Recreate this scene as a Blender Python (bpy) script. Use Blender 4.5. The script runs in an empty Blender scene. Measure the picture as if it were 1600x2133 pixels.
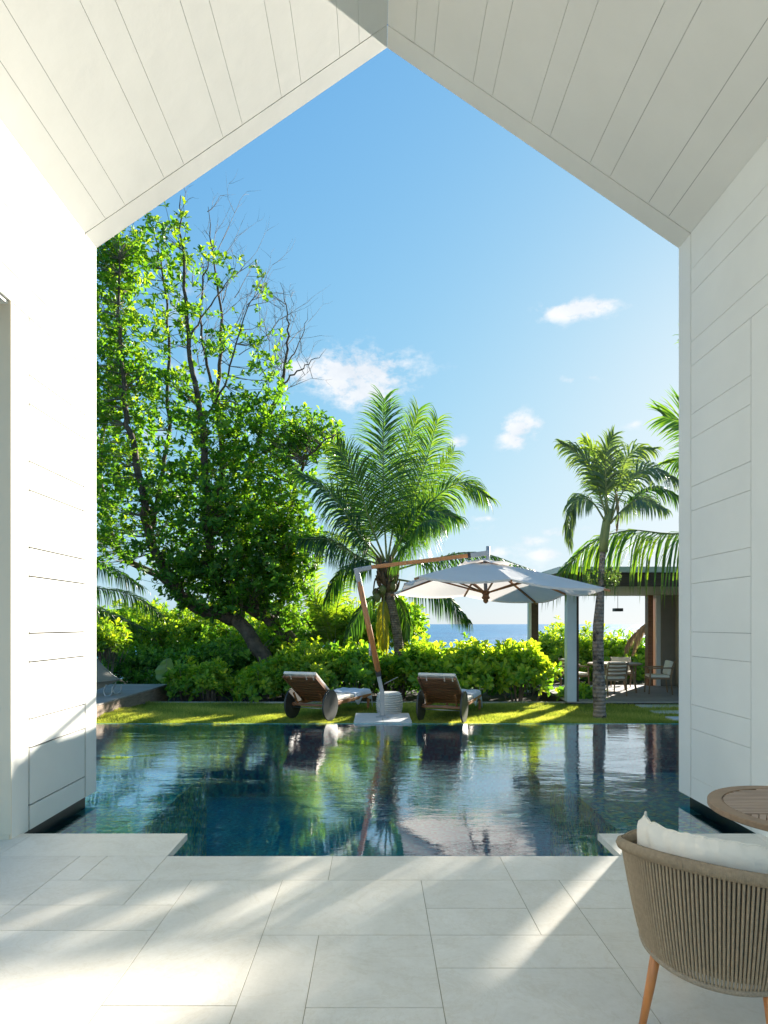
import bpy, math, random
import numpy as np
from mathutils import Vector, Matrix

R = math.radians
rnd = random.Random(7)
rng = np.random.default_rng(11)
sc = bpy.context.scene

# ------------------------------------------------------------------ camera
F, H, CX, CY = 1300.0, 1.62, 784.0, 1300.0      # focal length in photo pixels, eye height, vanishing point


def P(px, py, D):
    """a point of the place: seen in direction (px, py) of the photograph, D metres in front of the camera"""
    return Vector(((px - CX) / F * D, D, H + (CY - py) / F * D))


cam_d = bpy.data.cameras.new("camera")
cam = bpy.data.objects.new("camera", cam_d)
sc.collection.objects.link(cam)
cam.location = (0, 0, H)
cam.rotation_euler = (R(90), 0, 0)
cam_d.sensor_fit = 'VERTICAL'
cam_d.sensor_height = 36
cam_d.lens = F * 36 / 2133
cam_d.shift_x = (800 - CX) / 2133
cam_d.shift_y = (CY - 1066.5) / 2133
cam_d.clip_start = 0.05
cam_d.clip_end = 30000
sc.camera = cam

# ------------------------------------------------------------------ light
SUN_AZ, SUN_EL = 36.0, 16.5                      # degrees clockwise from straight ahead, above the horizon
sun_dir = Vector((math.sin(R(SUN_AZ)) * math.cos(R(SUN_EL)), math.cos(R(SUN_AZ)) * math.cos(R(SUN_EL)), math.sin(R(SUN_EL))))
sd = bpy.data.lights.new("sun", 'SUN')
sd.energy = 5.0
sd.angle = R(0.8)
sd.color = (1.0, 0.93, 0.82)
sun = bpy.data.objects.new("sun", sd)
sc.collection.objects.link(sun)
sun.rotation_euler = sun_dir.to_track_quat('Z', 'Y').to_euler()
sun.location = (30, 40, 20)

SKY_STRENGTH = 0.15
world = bpy.data.worlds.new("World")
sc.world = world
world.use_nodes = True
wt = world.node_tree
wt.nodes.clear()


class NT:
    """small helper for node trees"""
    def __init__(s, tree):
        s.t = tree

    def n(s, typ, **kw):
        nd = s.t.nodes.new(typ)
        for k, v in kw.items():
            if k == 'i':
                for a, b in v.items():
                    nd.inputs[a].default_value = b
            else:
                setattr(nd, k, v)
        return nd

    def l(s, a, b):
        s.t.links.new(a, b)

    def math(s, op, a, b=None, c=None, clamp=False):
        nd = s.n('ShaderNodeMath', operation=op, use_clamp=clamp)
        for k, v in enumerate((a, b, c)):
            if v is None:
                continue
            if isinstance(v, (int, float)):
                nd.inputs[k].default_value = v
            else:
                s.l(v, nd.inputs[k])
        return nd.outputs[0]

    def mix(s, fac, a, b, blend='MIX'):
        nd = s.n('ShaderNodeMix', data_type='RGBA', blend_type=blend)
        for sock, v in ((nd.inputs[0], fac), (nd.inputs[6], a), (nd.inputs[7], b)):
            if isinstance(v, (int, float)):
                sock.default_value = v
            elif isinstance(v, (tuple, list)):
                sock.default_value = (*v[:3], 1)
            else:
                s.l(v, sock)
        return nd.outputs[2]

    def noise(s, vec, scale, detail=3, rough=0.55, dist=0.0):
        nd = s.n('ShaderNodeTexNoise')
        nd.inputs['Scale'].default_value = scale
        nd.inputs['Detail'].default_value = detail
        nd.inputs['Roughness'].default_value = rough
        nd.inputs['Distortion'].default_value = dist
        if vec is not None:
            s.l(vec, nd.inputs['Vector'])
        return nd.outputs['Fac']

    def ramp(s, fac, stops):
        nd = s.n('ShaderNodeValToRGB')
        cr = nd.color_ramp
        while len(cr.elements) < len(stops):
            cr.elements.new(0.5)
        for e, (p, c) in zip(cr.elements, stops):
            e.position = p
            e.color = (*c[:3], 1) if len(c) >= 3 else (c[0],) * 3 + (1,)
        s.l(fac, nd.inputs[0])
        return nd.outputs[0]


# sky: Nishita, with small fair weather clouds laid out by direction
w = NT(wt)
out = w.n('ShaderNodeOutputWorld')
bg = w.n('ShaderNodeBackground')
bg.inputs['Strength'].default_value = SKY_STRENGTH
sky = w.n('ShaderNodeTexSky', sky_type='NISHITA')
sky.sun_disc = False
sky.sun_elevation = R(SUN_EL)
sky.sun_rotation = R(SUN_AZ)
sky.altitude = 0
sky.air_density = 1.0
sky.dust_density = 0.6
sky.ozone_density = 3.0
tc = w.n('ShaderNodeTexCoord')
sep = w.n('ShaderNodeSeparateXYZ')
w.l(tc.outputs['Generated'], sep.inputs[0])
az = w.math('ARCTAN2', sep.outputs[0], sep.outputs[1])
el = w.math('ARCSINE', sep.outputs[2])
cmb = w.n('ShaderNodeCombineXYZ')
w.l(az, cmb.inputs[0])
w.l(w.math('MULTIPLY', el, 1.6), cmb.inputs[1])
n1 = w.noise(cmb.outputs[0], 9, 6, 0.62)
n2 = w.noise(cmb.outputs[0], 40, 5, 0.65)
nn = w.math('ADD', w.math('MULTIPLY', n1, 0.6), w.math('MULTIPLY', n2, 0.4))
dens = None
CLOUDS = [(735, 775, 125, 46, 1.0), (760, 800, 90, 40, 1.0), (770, 770, 65, 30, .9), (735, 820, 60, 35, .85), (640, 775, 80, 40, .6), (600, 750, 60, 35, .35),
          (1205, 645, 85, 20, .95), (1237, 638, 22, 20, .9), (1085, 890, 36, 30, .95), (1070, 915, 34, 26, .8), (1110, 895, 28, 34, .6),
          (1210, 787, 50, 14, .5), (955, 922, 26, 13, .65), (1135, 1155, 36, 14, .8), (1105, 1128, 45, 14, .55), (1012, 1080, 30, 8, .6),
          (870, 745, 30, 9, .35), (1180, 1108, 60, 14, .6), (1030, 1150, 40, 14, .6), (360, 610, 70, 80, .35), (320, 905, 60, 40, .5),
          (1320, 885, 22, 10, .5), (920, 900, 40, 10, .2), (400, 780, 90, 50, .4)]
for (cx, cy, rx, ry, a) in CLOUDS:
    v = P(cx, cy, 1) - Vector((0, 0, H))
    vn = v.normalized()
    a0, e0 = math.atan2(vn.x, vn.y), math.asin(vn.z)
    k = math.hypot(v.x, 1)
    ra, re = rx / F / (k * k), ry / F / v.length
    u = w.math('DIVIDE', w.math('SUBTRACT', az, a0), ra)
    t = w.math('DIVIDE', w.math('SUBTRACT', el, e0), re)
    d2 = w.math('ADD', w.math('MULTIPLY', u, u), w.math('MULTIPLY', t, t))
    g = w.math('MULTIPLY', w.math('POWER', 2.718, w.math('MULTIPLY', d2, -0.9)), a)
    dens = g if dens is None else w.math('MAXIMUM', dens, g)
# the same kind of loose cloud goes on all round near the horizon
band = w.math('SUBTRACT', 1.0, w.math('MULTIPLY', w.math('ABSOLUTE', w.math('SUBTRACT', el, 0.10)), 7.0), clamp=True)
wide = w.math('MULTIPLY', w.math('MULTIPLY', w.noise(cmb.outputs[0], 5, 3), band), 0.55)
dens = w.math('MAXIMUM', dens, wide)
cl = w.math('MULTIPLY', w.math('SUBTRACT', w.math('ADD', dens, w.math('MULTIPLY', w.math('SUBTRACT', nn, 0.5), 3.4)), 0.30), 2.2, clamp=True)
cl = w.math('MULTIPLY', cl, w.math('MULTIPLY', dens, 1.6, clamp=True), clamp=True)
CLOUD_COL = w.mix(w.math('MULTIPLY', w.math('SUBTRACT', n1, 0.30), 2.5, clamp=True), (1.55, 1.72, 1.92), (2.2, 2.24, 2.28))
# the sky's range is compressed evenly in all directions: each channel g*c / (1 + k*c)
sp3 = w.n('ShaderNodeSeparateColor')
w.l(sky.outputs[0], sp3.inputs[0])
cb3 = w.n('ShaderNodeCombineColor')
for k_, (g_, kk) in enumerate(((0.475, 0.205), (1.025, 0.45), (2.45, 1.10))):
    c_ = sp3.outputs[k_]
    w.l(w.math('DIVIDE', w.math('MULTIPLY', c_, g_), w.math('ADD', 1.0, w.math('MULTIPLY', c_, kk))), cb3.inputs[k_])
skyc = w.mix(cl, cb3.outputs[0], CLOUD_COL)
w.l(skyc, bg.inputs[0])
w.l(bg.outputs[0], out.inputs[0])

sc.view_settings.view_transform = 'Standard'
sc.view_settings.look = 'None'
sc.view_settings.gamma = 1
sc.view_settings.exposure = 1.68
sc.view_settings.use_curve_mapping = False
sc.render.engine = 'CYCLES'
cy = sc.cycles
cy.use_denoising = True
cy.max_bounces = 12
cy.diffuse_bounces = 7
cy.glossy_bounces = 4
cy.transmission_bounces = 6
cy.transparent_max_bounces = 24
cy.sample_clamp_indirect = 8
cy.caustics_reflective = False
cy.caustics_refractive = False

# ------------------------------------------------------------------ object helpers


def link(o):
    sc.collection.objects.link(o)
    return o


def tag(o, label=None, cat=None, group=None, kind=None):
    if label: o['label'] = label
    if cat: o['category'] = cat
    if group: o['group'] = group
    if kind: o['kind'] = kind
    return o


def thing(name, label, cat, loc=(0, 0, 0), rz=0.0, group=None):
    o = link(bpy.data.objects.new(name, None))
    o.empty_display_size = 0.1
    o.location = loc
    o.rotation_euler = (0, 0, rz)
    return tag(o, label, cat, group)


def raw_mesh(name, V, T, mats, parent=None, midx=None, var=None, smooth=False):
    """V (n,3), T (m,3) triangles"""
    me = bpy.data.meshes.new(name)
    V = np.asarray(V, dtype=np.float32)
    T = np.asarray(T, dtype=np.int32)
    me.vertices.add(len(V))
    me.vertices.foreach_set('co', V.ravel())
    me.loops.add(len(T) * 3)
    me.loops.foreach_set('vertex_index', T.ravel())
    me.polygons.add(len(T))
    me.polygons.foreach_set('loop_start', np.arange(0, len(T) * 3, 3, dtype=np.int32))
    if midx is not None:
        me.polygons.foreach_set('material_index', np.asarray(midx, dtype=np.int32))
    me.update(calc_edges=True)
    if smooth:
        me.shade_smooth()
    if var is not None:
        at = me.attributes.new('var', 'FLOAT', 'POINT')
        at.data.foreach_set('value', np.asarray(var, dtype=np.float32))
    for m in (mats if isinstance(mats, (list, tuple)) else [mats]):
        me.materials.append(m)
    o = link(bpy.data.objects.new(name, me))
    if parent: o.parent = parent
    return o


class MB:
    def __init__(s):
        s.v, s.f, s.mi, s.m = [], [], [], 0

    def add(s, vs, fs):
        b = len(s.v)
        s.v += [tuple(v) for v in vs]
        s.f += [tuple(b + i for i in f) for f in fs]
        s.mi += [s.m] * len(fs)
        return s

    def box(s, x0, x1, y0, y1, z0, z1, M=None):
        vs = [Vector(p) for p in ((x0, y0, z0), (x1, y0, z0), (x1, y1, z0), (x0, y1, z0), (x0, y0, z1), (x1, y0, z1), (x1, y1, z1), (x0, y1, z1))]
        if M is not None: vs = [M @ v for v in vs]
        return s.add(vs, [(0, 3, 2, 1), (4, 5, 6, 7), (0, 1, 5, 4), (1, 2, 6, 5), (2, 3, 7, 6), (3, 0, 4, 7)])

    def bar(s, a, b, w, h, up=(0, 0, 1)):
        """a beam of rectangular section from a to b"""
        a, b = Vector(a), Vector(b)
        d = (b - a).normalized()
        x = d.cross(Vector(up))
        if x.length < 1e-4: x = d.cross(Vector((0, 1, 0)))
        x.normalize()
        z = x.cross(d)
        vs = []
        for p in (a, b):
            for sx, sz in ((-1, -1), (1, -1), (1, 1), (-1, 1)):
                vs.append(p + x * sx * w / 2 + z * sz * h / 2)
        return s.add(vs, [(0, 1, 2, 3), (7, 6, 5, 4), (0, 4, 5, 1), (1, 5, 6, 2), (2, 6, 7, 3), (3, 7, 4, 0)])

    def tube(s, pts, rad, n=8, cap=True, flat=1.0):
        pts = [Vector(p) for p in pts]
        if isinstance(rad, (int, float)): rad = [rad] * len(pts)
        vs, fs = [], []
        x = None
        for i, p in enumerate(pts):
            t = (pts[min(i + 1, len(pts) - 1)] - pts[max(i - 1, 0)]).normalized()
            if x is None:
                x = t.orthogonal().normalized()
            else:
                x = (x - t * x.dot(t))
                x = x.normalized() if x.length > 1e-6 else t.orthogonal().normalized()
            y = t.cross(x)
            for k in range(n):
                a = 2 * math.pi * k / n
                vs.append(p + (x * math.cos(a) + y * math.sin(a) * flat) * rad[i])
        for i in range(len(pts) - 1):
            for k in range(n):
                k2 = (k + 1) % n
                fs.append((i * n + k, i * n + k2, (i + 1) * n + k2, (i + 1) * n + k))
        if cap:
            fs.append(tuple(reversed(range(n))))
            fs.append(tuple((len(pts) - 1) * n + k for k in range(n)))
        return s.add(vs, fs)

    def lathe(s, prof, n=32, c=(0, 0, 0)):
        vs, fs = [], []
        for r, z in prof:
            for k in range(n):
                a = 2 * math.pi * k / n
                vs.append((c[0] + r * math.cos(a), c[1] + r * math.sin(a), c[2] + z))
        for i in range(len(prof) - 1):
            for k in range(n):
                k2 = (k + 1) % n
                fs.append((i * n + k, i * n + k2, (i + 1) * n + k2, (i + 1) * n + k))
        fs.append(tuple(reversed(range(n))))
        fs.append(tuple((len(prof) - 1) * n + k for k in range(n)))
        return s.add(vs, fs)

    def grid(s, fn, nu, nv, closed_u=False):
        vs = [fn(i / (nu - (0 if closed_u else 1)), j / (nv - 1)) for j in range(nv) for i in range(nu)]
        fs = []
        for j in range(nv - 1):
            for i in range(nu if closed_u else nu - 1):
                i2 = (i + 1) % nu
                fs.append((j * nu + i, j * nu + i2, (j + 1) * nu + i2, (j + 1) * nu + i))
        return s.add(vs, fs)

    def build(s, name, mats, parent=None, smooth=False, bevel=0.0, seg=2, angle=40):
        me = bpy.data.meshes.new(name)
        me.from_pydata(s.v, [], s.f)
        me.polygons.foreach_set('material_index', s.mi)
        me.update()
        for m in (mats if isinstance(mats, (list, tuple)) else [mats]):
            me.materials.append(m)
        o = link(bpy.data.objects.new(name, me))
        if parent: o.parent = parent
        if smooth:
            me.shade_smooth()
        if bevel:
            b = o.modifiers.new('bevel', 'BEVEL')
            b.width = bevel
            b.segments = seg
            b.limit_method = 'ANGLE'
            b.angle_limit = R(angle)
            if smooth is False:
                me.shade_smooth()
                b.harden_normals = True
        return o


def copy_tree(o, parent=None):
    c = o.copy()
    sc.collection.objects.link(c)
    if parent: c.parent = parent
    for ch in list(o.children):
        copy_tree(ch, c)
    return c


def spline(pts, per=6):
    """Catmull-Rom through the points"""
    pts = [Vector(p) for p in pts]
    q = [pts[0] * 2 - pts[1]] + pts + [pts[-1] * 2 - pts[-2]]
    o = []
    for i in range(1, len(q) - 2):
        a, b, c, d = q[i - 1], q[i], q[i + 1], q[i + 2]
        for k in range(per):
            t = k / per
            o.append(0.5 * ((2 * b) + (c - a) * t + (2 * a - 5 * b + 4 * c - d) * t * t + (3 * b - a - 3 * c + d) * t ** 3))
    o.append(pts[-1])
    return o

# ------------------------------------------------------------------ materials


def new_mat(name):
    m = bpy.data.materials.new(name)
    m.use_nodes = True
    m.node_tree.nodes.clear()
    return m, NT(m.node_tree)


def pmat(name, col, rough=0.6, var=0.12, scale=4.0, bump=0.0, bscale=40.0, spec=0.5, metal=0.0, stretch=None, col2=None, coord='Object', rand=0.0, coat=0.0, sheen=0.0):
    m, t = new_mat(name)
    o = t.n('ShaderNodeOutputMaterial')
    b = t.n('ShaderNodeBsdfPrincipled')
    tcn = t.n('ShaderNodeTexCoord')
    vec = tcn.outputs[coord]
    if stretch:
        mp = t.n('ShaderNodeMapping')
        mp.inputs['Scale'].default_value = stretch
        t.l(vec, mp.inputs[0])
        vec = mp.outputs[0]
    c2 = col2 or tuple(max(0, c * (1 - var * 2)) for c in col)
    c = t.ramp(t.noise(vec, scale, 5, 0.6), [(0.3, c2), (0.68, col)])
    if rand:
        oi = t.n('ShaderNodeObjectInfo')
        mr = t.n('ShaderNodeMapRange')
        mr.inputs[3].default_value = 1 - rand
        mr.inputs[4].default_value = 1 + rand
        t.l(oi.outputs['Random'], mr.inputs[0])
        c = t.mix(1.0, c, (1, 1, 1), 'MULTIPLY')
        vm = t.n('ShaderNodeVectorMath', operation='SCALE')
        t.l(c, vm.inputs[0])
        t.l(mr.outputs[0], vm.inputs['Scale'])
        c = vm.outputs[0]
    t.l(c, b.inputs['Base Color'])
    b.inputs['Roughness'].default_value = rough
    b.inputs['Specular IOR Level'].default_value = spec
    b.inputs['Metallic'].default_value = metal
    b.inputs['Coat Weight'].default_value = coat
    b.inputs['Sheen Weight'].default_value = sheen
    if bump:
        bn = t.n('ShaderNodeBump')
        bn.inputs['Strength'].default_value = 1.0
        bn.inputs['Distance'].default_value = bump
        t.l(t.noise(vec, bscale, 4, 0.6), bn.inputs['Height'])
        t.l(bn.outputs[0], b.inputs['Normal'])
    t.l(b.outputs[0], o.inputs[0])
    return m


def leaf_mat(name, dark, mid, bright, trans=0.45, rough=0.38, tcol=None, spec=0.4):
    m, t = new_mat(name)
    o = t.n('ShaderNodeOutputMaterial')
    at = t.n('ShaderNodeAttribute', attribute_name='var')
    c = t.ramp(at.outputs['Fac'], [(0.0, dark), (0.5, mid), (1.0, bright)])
    b = t.n('ShaderNodeBsdfPrincipled')
    b.inputs['Roughness'].default_value = rough
    b.inputs['Specular IOR Level'].default_value = spec
    t.l(c, b.inputs['Base Color'])
    tr = t.n('ShaderNodeBsdfTranslucent')
    t.l(t.mix(1.0, c, tcol or (2.15, 2.05, 0.5), 'MULTIPLY'), tr.inputs[0])
    mx = t.n('ShaderNodeMixShader')
    mx.inputs[0].default_value = trans
    t.l(b.outputs[0], mx.inputs[1])
    t.l(tr.outputs[0], mx.inputs[2])
    t.l(mx.outputs[0], o.inputs[0])
    return m


def cloth_mat(name, col, trans=0.35, bump=0.002, bscale=30, var=0.04):
    m, t = new_mat(name)
    o = t.n('ShaderNodeOutputMaterial')
    tcn = t.n('ShaderNodeTexCoord')
    c = t.ramp(t.noise(tcn.outputs['Object'], 3, 4), [(0.3, tuple(k * (1 - var) for k in col)), (0.7, col)])
    b = t.n('ShaderNodeBsdfPrincipled')
    b.inputs['Roughness'].default_value = 0.85
    b.inputs['Specular IOR Level'].default_value = 0.15
    t.l(c, b.inputs['Base Color'])
    bn = t.n('ShaderNodeBump')
    bn.inputs['Distance'].default_value = bump
    t.l(t.noise(tcn.outputs['Object'], bscale, 4, 0.6), bn.inputs['Height'])
    t.l(bn.outputs[0], b.inputs['Normal'])
    tr = t.n('ShaderNodeBsdfTranslucent')
    t.l(c, tr.inputs[0])
    mx = t.n('ShaderNodeMixShader')
    mx.inputs[0].default_value = trans
    t.l(b.outputs[0], mx.inputs[1])
    t.l(tr.outputs[0], mx.inputs[2])
    t.l(mx.outputs[0], o.inputs[0])
    return m


M = {}
M['plaster'] = pmat('white_plaster', (0.86, 0.85, 0.80), 0.7, 0.025, 1.7, bump=0.0022, bscale=3.5, spec=0.25, coord='Generated' and 'Object')
M['joint'] = pmat('dark_joint', (0.10, 0.09, 0.075), 0.9, 0.1)
M['shadow_gap'] = pmat('black_gap', (0.012, 0.012, 0.013), 0.7, 0.1)
def tile_mat():
    m, t = new_mat('limestone_tile')
    o = t.n('ShaderNodeOutputMaterial')
    b = t.n('ShaderNodeBsdfPrincipled')
    tcn = t.n('ShaderNodeTexCoord')
    oi = t.n('ShaderNodeObjectInfo')
    ad = t.n('ShaderNodeVectorMath', operation='ADD')
    sc3 = t.n('ShaderNodeCombineXYZ')
    t.l(t.math('MULTIPLY', oi.outputs['Random'], 37.0), sc3.inputs[2])
    t.l(tcn.outputs['Object'], ad.inputs[0])
    t.l(sc3.outputs[0], ad.inputs[1])
    v = ad.outputs[0]
    c = t.ramp(t.noise(v, 2.6, 6, 0.62, 0.6), [(0.30, (0.715, 0.665, 0.575)), (0.70, (0.81, 0.765, 0.68))])
    fine = t.ramp(t.noise(v, 38, 5, 0.7), [(0.30, (0.94, 0.93, 0.91)), (0.62, (1, 1, 1))])
    c = t.mix(1.0, c, fine, 'MULTIPLY')
    vein = t.ramp(t.noise(v, 1.9, 8, 0.72, 1.6), [(0.475, (1, 1, 1)), (0.5, (0.93, 0.91, 0.87)), (0.525, (1, 1, 1))])
    c = t.mix(0.8, c, t.mix(1.0, c, vein, 'MULTIPLY'))
    sc_ = t.n('ShaderNodeVectorMath', operation='SCALE')
    t.l(c, sc_.inputs[0])
    t.l(t.math('ADD', t.math('MULTIPLY', oi.outputs['Random'], 0.09), 0.945), sc_.inputs['Scale'])
    t.l(sc_.outputs[0], b.inputs['Base Color'])
    t.l(t.math('ADD', t.math('MULTIPLY', t.noise(v, 6, 4), 0.25), 0.30), b.inputs['Roughness'])
    b.inputs['Specular IOR Level'].default_value = 0.4
    bn = t.n('ShaderNodeBump')
    bn.inputs['Distance'].default_value = 0.0006
    t.l(t.noise(v, 50, 4, 0.7), bn.inputs['Height'])
    t.l(bn.outputs[0], b.inputs['Normal'])
    t.l(b.outputs[0], o.inputs[0])
    return m


M['tile'] = tile_mat()
M['grout'] = pmat('ochre_grout', (0.36, 0.31, 0.2), 0.9, 0.1, 20)
M['stone_black'] = pmat('black_stone', (0.012, 0.013, 0.015), 0.35, 0.1)
M['soil'] = pmat('soil', (0.055, 0.045, 0.03), 0.95, 0.3, 3, bump=0.02, bscale=8)
M['teak'] = pmat('teak', (0.40, 0.17, 0.06), 0.5, 0.18, 3, bump=0.0006, bscale=30, stretch=(1, 12, 12), rand=0.06)
M['teak_dark'] = pmat('teak_oiled', (0.33, 0.15, 0.07), 0.5, 0.2, 3, stretch=(1, 10, 10), rand=0.12)
M['teak_grey'] = pmat('weathered_teak', (0.33, 0.22, 0.135), 0.6, 0.12, 4, bump=0.0006, bscale=30, stretch=(1, 9, 9), rand=0.08)
M['teak_orange'] = pmat('teak_mast', (0.70, 0.26, 0.07), 0.42, 0.15, 2.5, stretch=(14, 14, 1.2), coat=0.3)
M['deck'] = pmat('weathered_deck', (0.36, 0.32, 0.28), 0.75, 0.16, 5, bump=0.001, bscale=40, stretch=(1, 8, 8), rand=0.1)
M['fascia'] = pmat('dark_timber', (0.09, 0.06, 0.042), 0.7, 0.2, 4, stretch=(1, 6, 6))
M['alu'] = pmat('satin_aluminium', (0.55, 0.56, 0.56), 0.35, 0.05, 6, metal=0.8)
M['greymetal'] = pmat('grey_coated_metal', (0.42, 0.43, 0.44), 0.45, 0.05, 6, metal=0.2)
M['olive_metal'] = pmat('grey_green_metal', (0.055, 0.058, 0.05), 0.5, 0.05, 6)
M['white_metal'] = pmat('pale_metal', (0.62, 0.66, 0.68), 0.4, 0.04, 6)
M['black_metal'] = pmat('black_metal', (0.02, 0.02, 0.022), 0.4, 0.1)
M['ceramic'] = pmat('white_ceramic', (0.74, 0.73, 0.70), 0.35, 0.04, 6)
M['concrete'] = pmat('pale_concrete', (0.60, 0.60, 0.58), 0.8, 0.06, 5, bump=0.001, bscale=60)
M['kerb'] = pmat('kerb_concrete', (0.5, 0.49, 0.45), 0.85, 0.08, 5)
M['canvas'] = cloth_mat('umbrella_canvas', (0.84, 0.80, 0.76), 0.33, 0.02, 5)
M['cushion'] = cloth_mat('white_cushion', (0.90, 0.84, 0.74), 0.12, 0.010, 9)
M['towel'] = cloth_mat('pale_blue_towel', (0.62, 0.69, 0.78), 0.15, 0.012, 22)
M['sling'] = cloth_mat('beige_sling', (0.45, 0.42, 0.36), 0.25, 0.0005, 80)
M['rope'] = pmat('taupe_rope', (0.42, 0.325, 0.22), 0.85, 0.12, 60, bump=0.002, bscale=300, spec=0.2, rand=0.05)
M['render_grey'] = pmat('grey_render', (0.22, 0.205, 0.18), 0.8, 0.06, 3)
M['render_beige'] = pmat('beige_render', (0.36, 0.33, 0.27), 0.8, 0.06, 3)
M['pav_ceiling'] = pmat('pavilion_ceiling', (0.62, 0.6, 0.55), 0.7, 0.03, 3)
M['bark'] = pmat('tree_bark', (0.16, 0.125, 0.095), 0.9, 0.3, 6, bump=0.03, bscale=14, col2=(0.05, 0.038, 0.03))
M['twig'] = pmat('grey_twig', (0.26, 0.215, 0.175), 0.85, 0.2, 8)
M['fibre'] = pmat('palm_fibre', (0.20, 0.13, 0.07), 0.95, 0.3, 12, bump=0.02, bscale=30)
M['coconut'] = pmat('coconut_husk', (0.16, 0.17, 0.05), 0.6, 0.2, 5)
M['rachis'] = pmat('palm_rachis', (0.22, 0.26, 0.08), 0.5, 0.15, 5)
M['rachis_brown'] = pmat('dry_rachis', (0.30, 0.21, 0.11), 0.7, 0.15, 5)


def trunk_mat(name, col, col2, rings, moss=None):
    m, t = new_mat(name)
    o = t.n('ShaderNodeOutputMaterial')
    b = t.n('ShaderNodeBsdfPrincipled')
    tcn = t.n('ShaderNodeTexCoord')
    vec = tcn.outputs['Object']
    wv = t.n('ShaderNodeTexWave', wave_type='BANDS', bands_direction='Z')
    wv.inputs['Scale'].default_value = rings
    wv.inputs['Distortion'].default_value = 1.4
    wv.inputs['Detail'].default_value = 2
    t.l(vec, wv.inputs[0])
    nz = t.noise(vec, 9, 5, 0.7)
    c = t.ramp(nz, [(0.32, col2), (0.62, col)])
    c = t.mix(t.math('MULTIPLY', wv.outputs['Fac'], 0.45), c, col2)
    if moss:
        c = t.mix(t.ramp(t.noise(vec, 5, 5, 0.7), [(0.5, (0, 0, 0)), (0.62, (1, 1, 1))]), c, moss)
    t.l(c, b.inputs['Base Color'])
    b.inputs['Roughness'].default_value = 0.9
    bn = t.n('ShaderNodeBump')
    bn.inputs['Distance'].default_value = 0.02
    t.l(t.math('ADD', t.math('MULTIPLY', wv.outputs['Fac'], 0.6), nz), bn.inputs['Height'])
    t.l(bn.outputs[0], b.inputs['Normal'])
    t.l(b.outputs[0], o.inputs[0])
    return m


M['coco_trunk'] = trunk_mat('coconut_trunk', (0.25, 0.2, 0.15), (0.06, 0.045, 0.035), 5.5)
M['palm_trunk'] = trunk_mat('smooth_palm_trunk', (0.40, 0.32, 0.24), (0.18, 0.14, 0.11), 4.5, (0.035, 0.032, 0.03))
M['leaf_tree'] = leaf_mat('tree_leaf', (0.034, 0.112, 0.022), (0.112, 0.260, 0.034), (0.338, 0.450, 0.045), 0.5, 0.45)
M['leaf_shrub'] = leaf_mat('shrub_leaf', (0.058, 0.156, 0.019), (0.156, 0.301, 0.039), (0.350, 0.437, 0.049), 0.5, .45)
M['leaf_hedge'] = leaf_mat('bright_shrub_leaf', (0.06, 0.17, 0.03), (0.17, 0.34, 0.045), (0.42, 0.50, 0.06), 0.5, 0.42)
M['leaf_dark'] = leaf_mat('undergrowth_leaf', (0.032, 0.106, 0.023), (0.090, 0.236, 0.039), (0.236, 0.392, 0.065), 0.45)
M['leaf_yellow'] = leaf_mat('yellow_leaf', (0.25, 0.22, 0.02), (0.4, 0.32, 0.03), (0.5, 0.38, 0.04), 0.5, tcol=(1.4, 1.3, .5))
M['palm_leaf'] = leaf_mat('palm_leaflet', (0.022, 0.065, 0.018), (0.058, 0.144, 0.025), (0.202, 0.288, 0.029), 0.5, 0.35, spec=0.6)
M['palm_leaf_grey'] = leaf_mat('greyish_palm_leaflet', (0.058, 0.094, 0.058), (0.108, 0.173, 0.094), (0.216, 0.288, 0.058), 0.4, 0.3, spec=0.6)
M['palm_leaf_dry'] = leaf_mat('dry_palm_leaflet', (0.16, 0.12, 0.08), (0.24, 0.18, 0.11), (0.34, 0.27, 0.15), 0.3, 0.7, tcol=(1, .9, .7))
M['palm_leaf_yellow'] = leaf_mat('yellowing_palm_leaflet', (0.16, 0.24, 0.02), (0.32, 0.34, 0.03), (0.5, 0.42, 0.04), 0.5, 0.5, tcol=(1.5, 1.4, .5))
M['grass_blade'] = leaf_mat('grass_blade', (0.103, 0.149, 0.034), (0.276, 0.345, 0.069), (0.552, 0.552, 0.172), 0.5, 0.6, tcol=(1.7, 1.6, .7), spec=.2)
M['flower'] = pmat('red_flower', (0.5, 0.03, 0.02), 0.5, 0.1)


def lawn_mat():
    m, t = new_mat('lawn_turf')
    o = t.n('ShaderNodeOutputMaterial')
    b = t.n('ShaderNodeBsdfPrincipled')
    tcn = t.n('ShaderNodeTexCoord')
    a = t.ramp(t.noise(tcn.outputs['Object'], 1.2, 5, 0.65), [(0.35, (0.12, 0.15, 0.035)), (0.6, (0.21, 0.24, 0.06)), (0.8, (0.29, 0.28, 0.10))])
    c = t.mix(t.noise(tcn.outputs['Object'], 70, 3, 0.7), a, (0.03, 0.05, 0.01))
    t.l(c, b.inputs['Base Color'])
    b.inputs['Roughness'].default_value = 0.95
    b.inputs['Specular IOR Level'].default_value = 0.1
    t.l(b.outputs[0], o.inputs[0])
    return m


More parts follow.
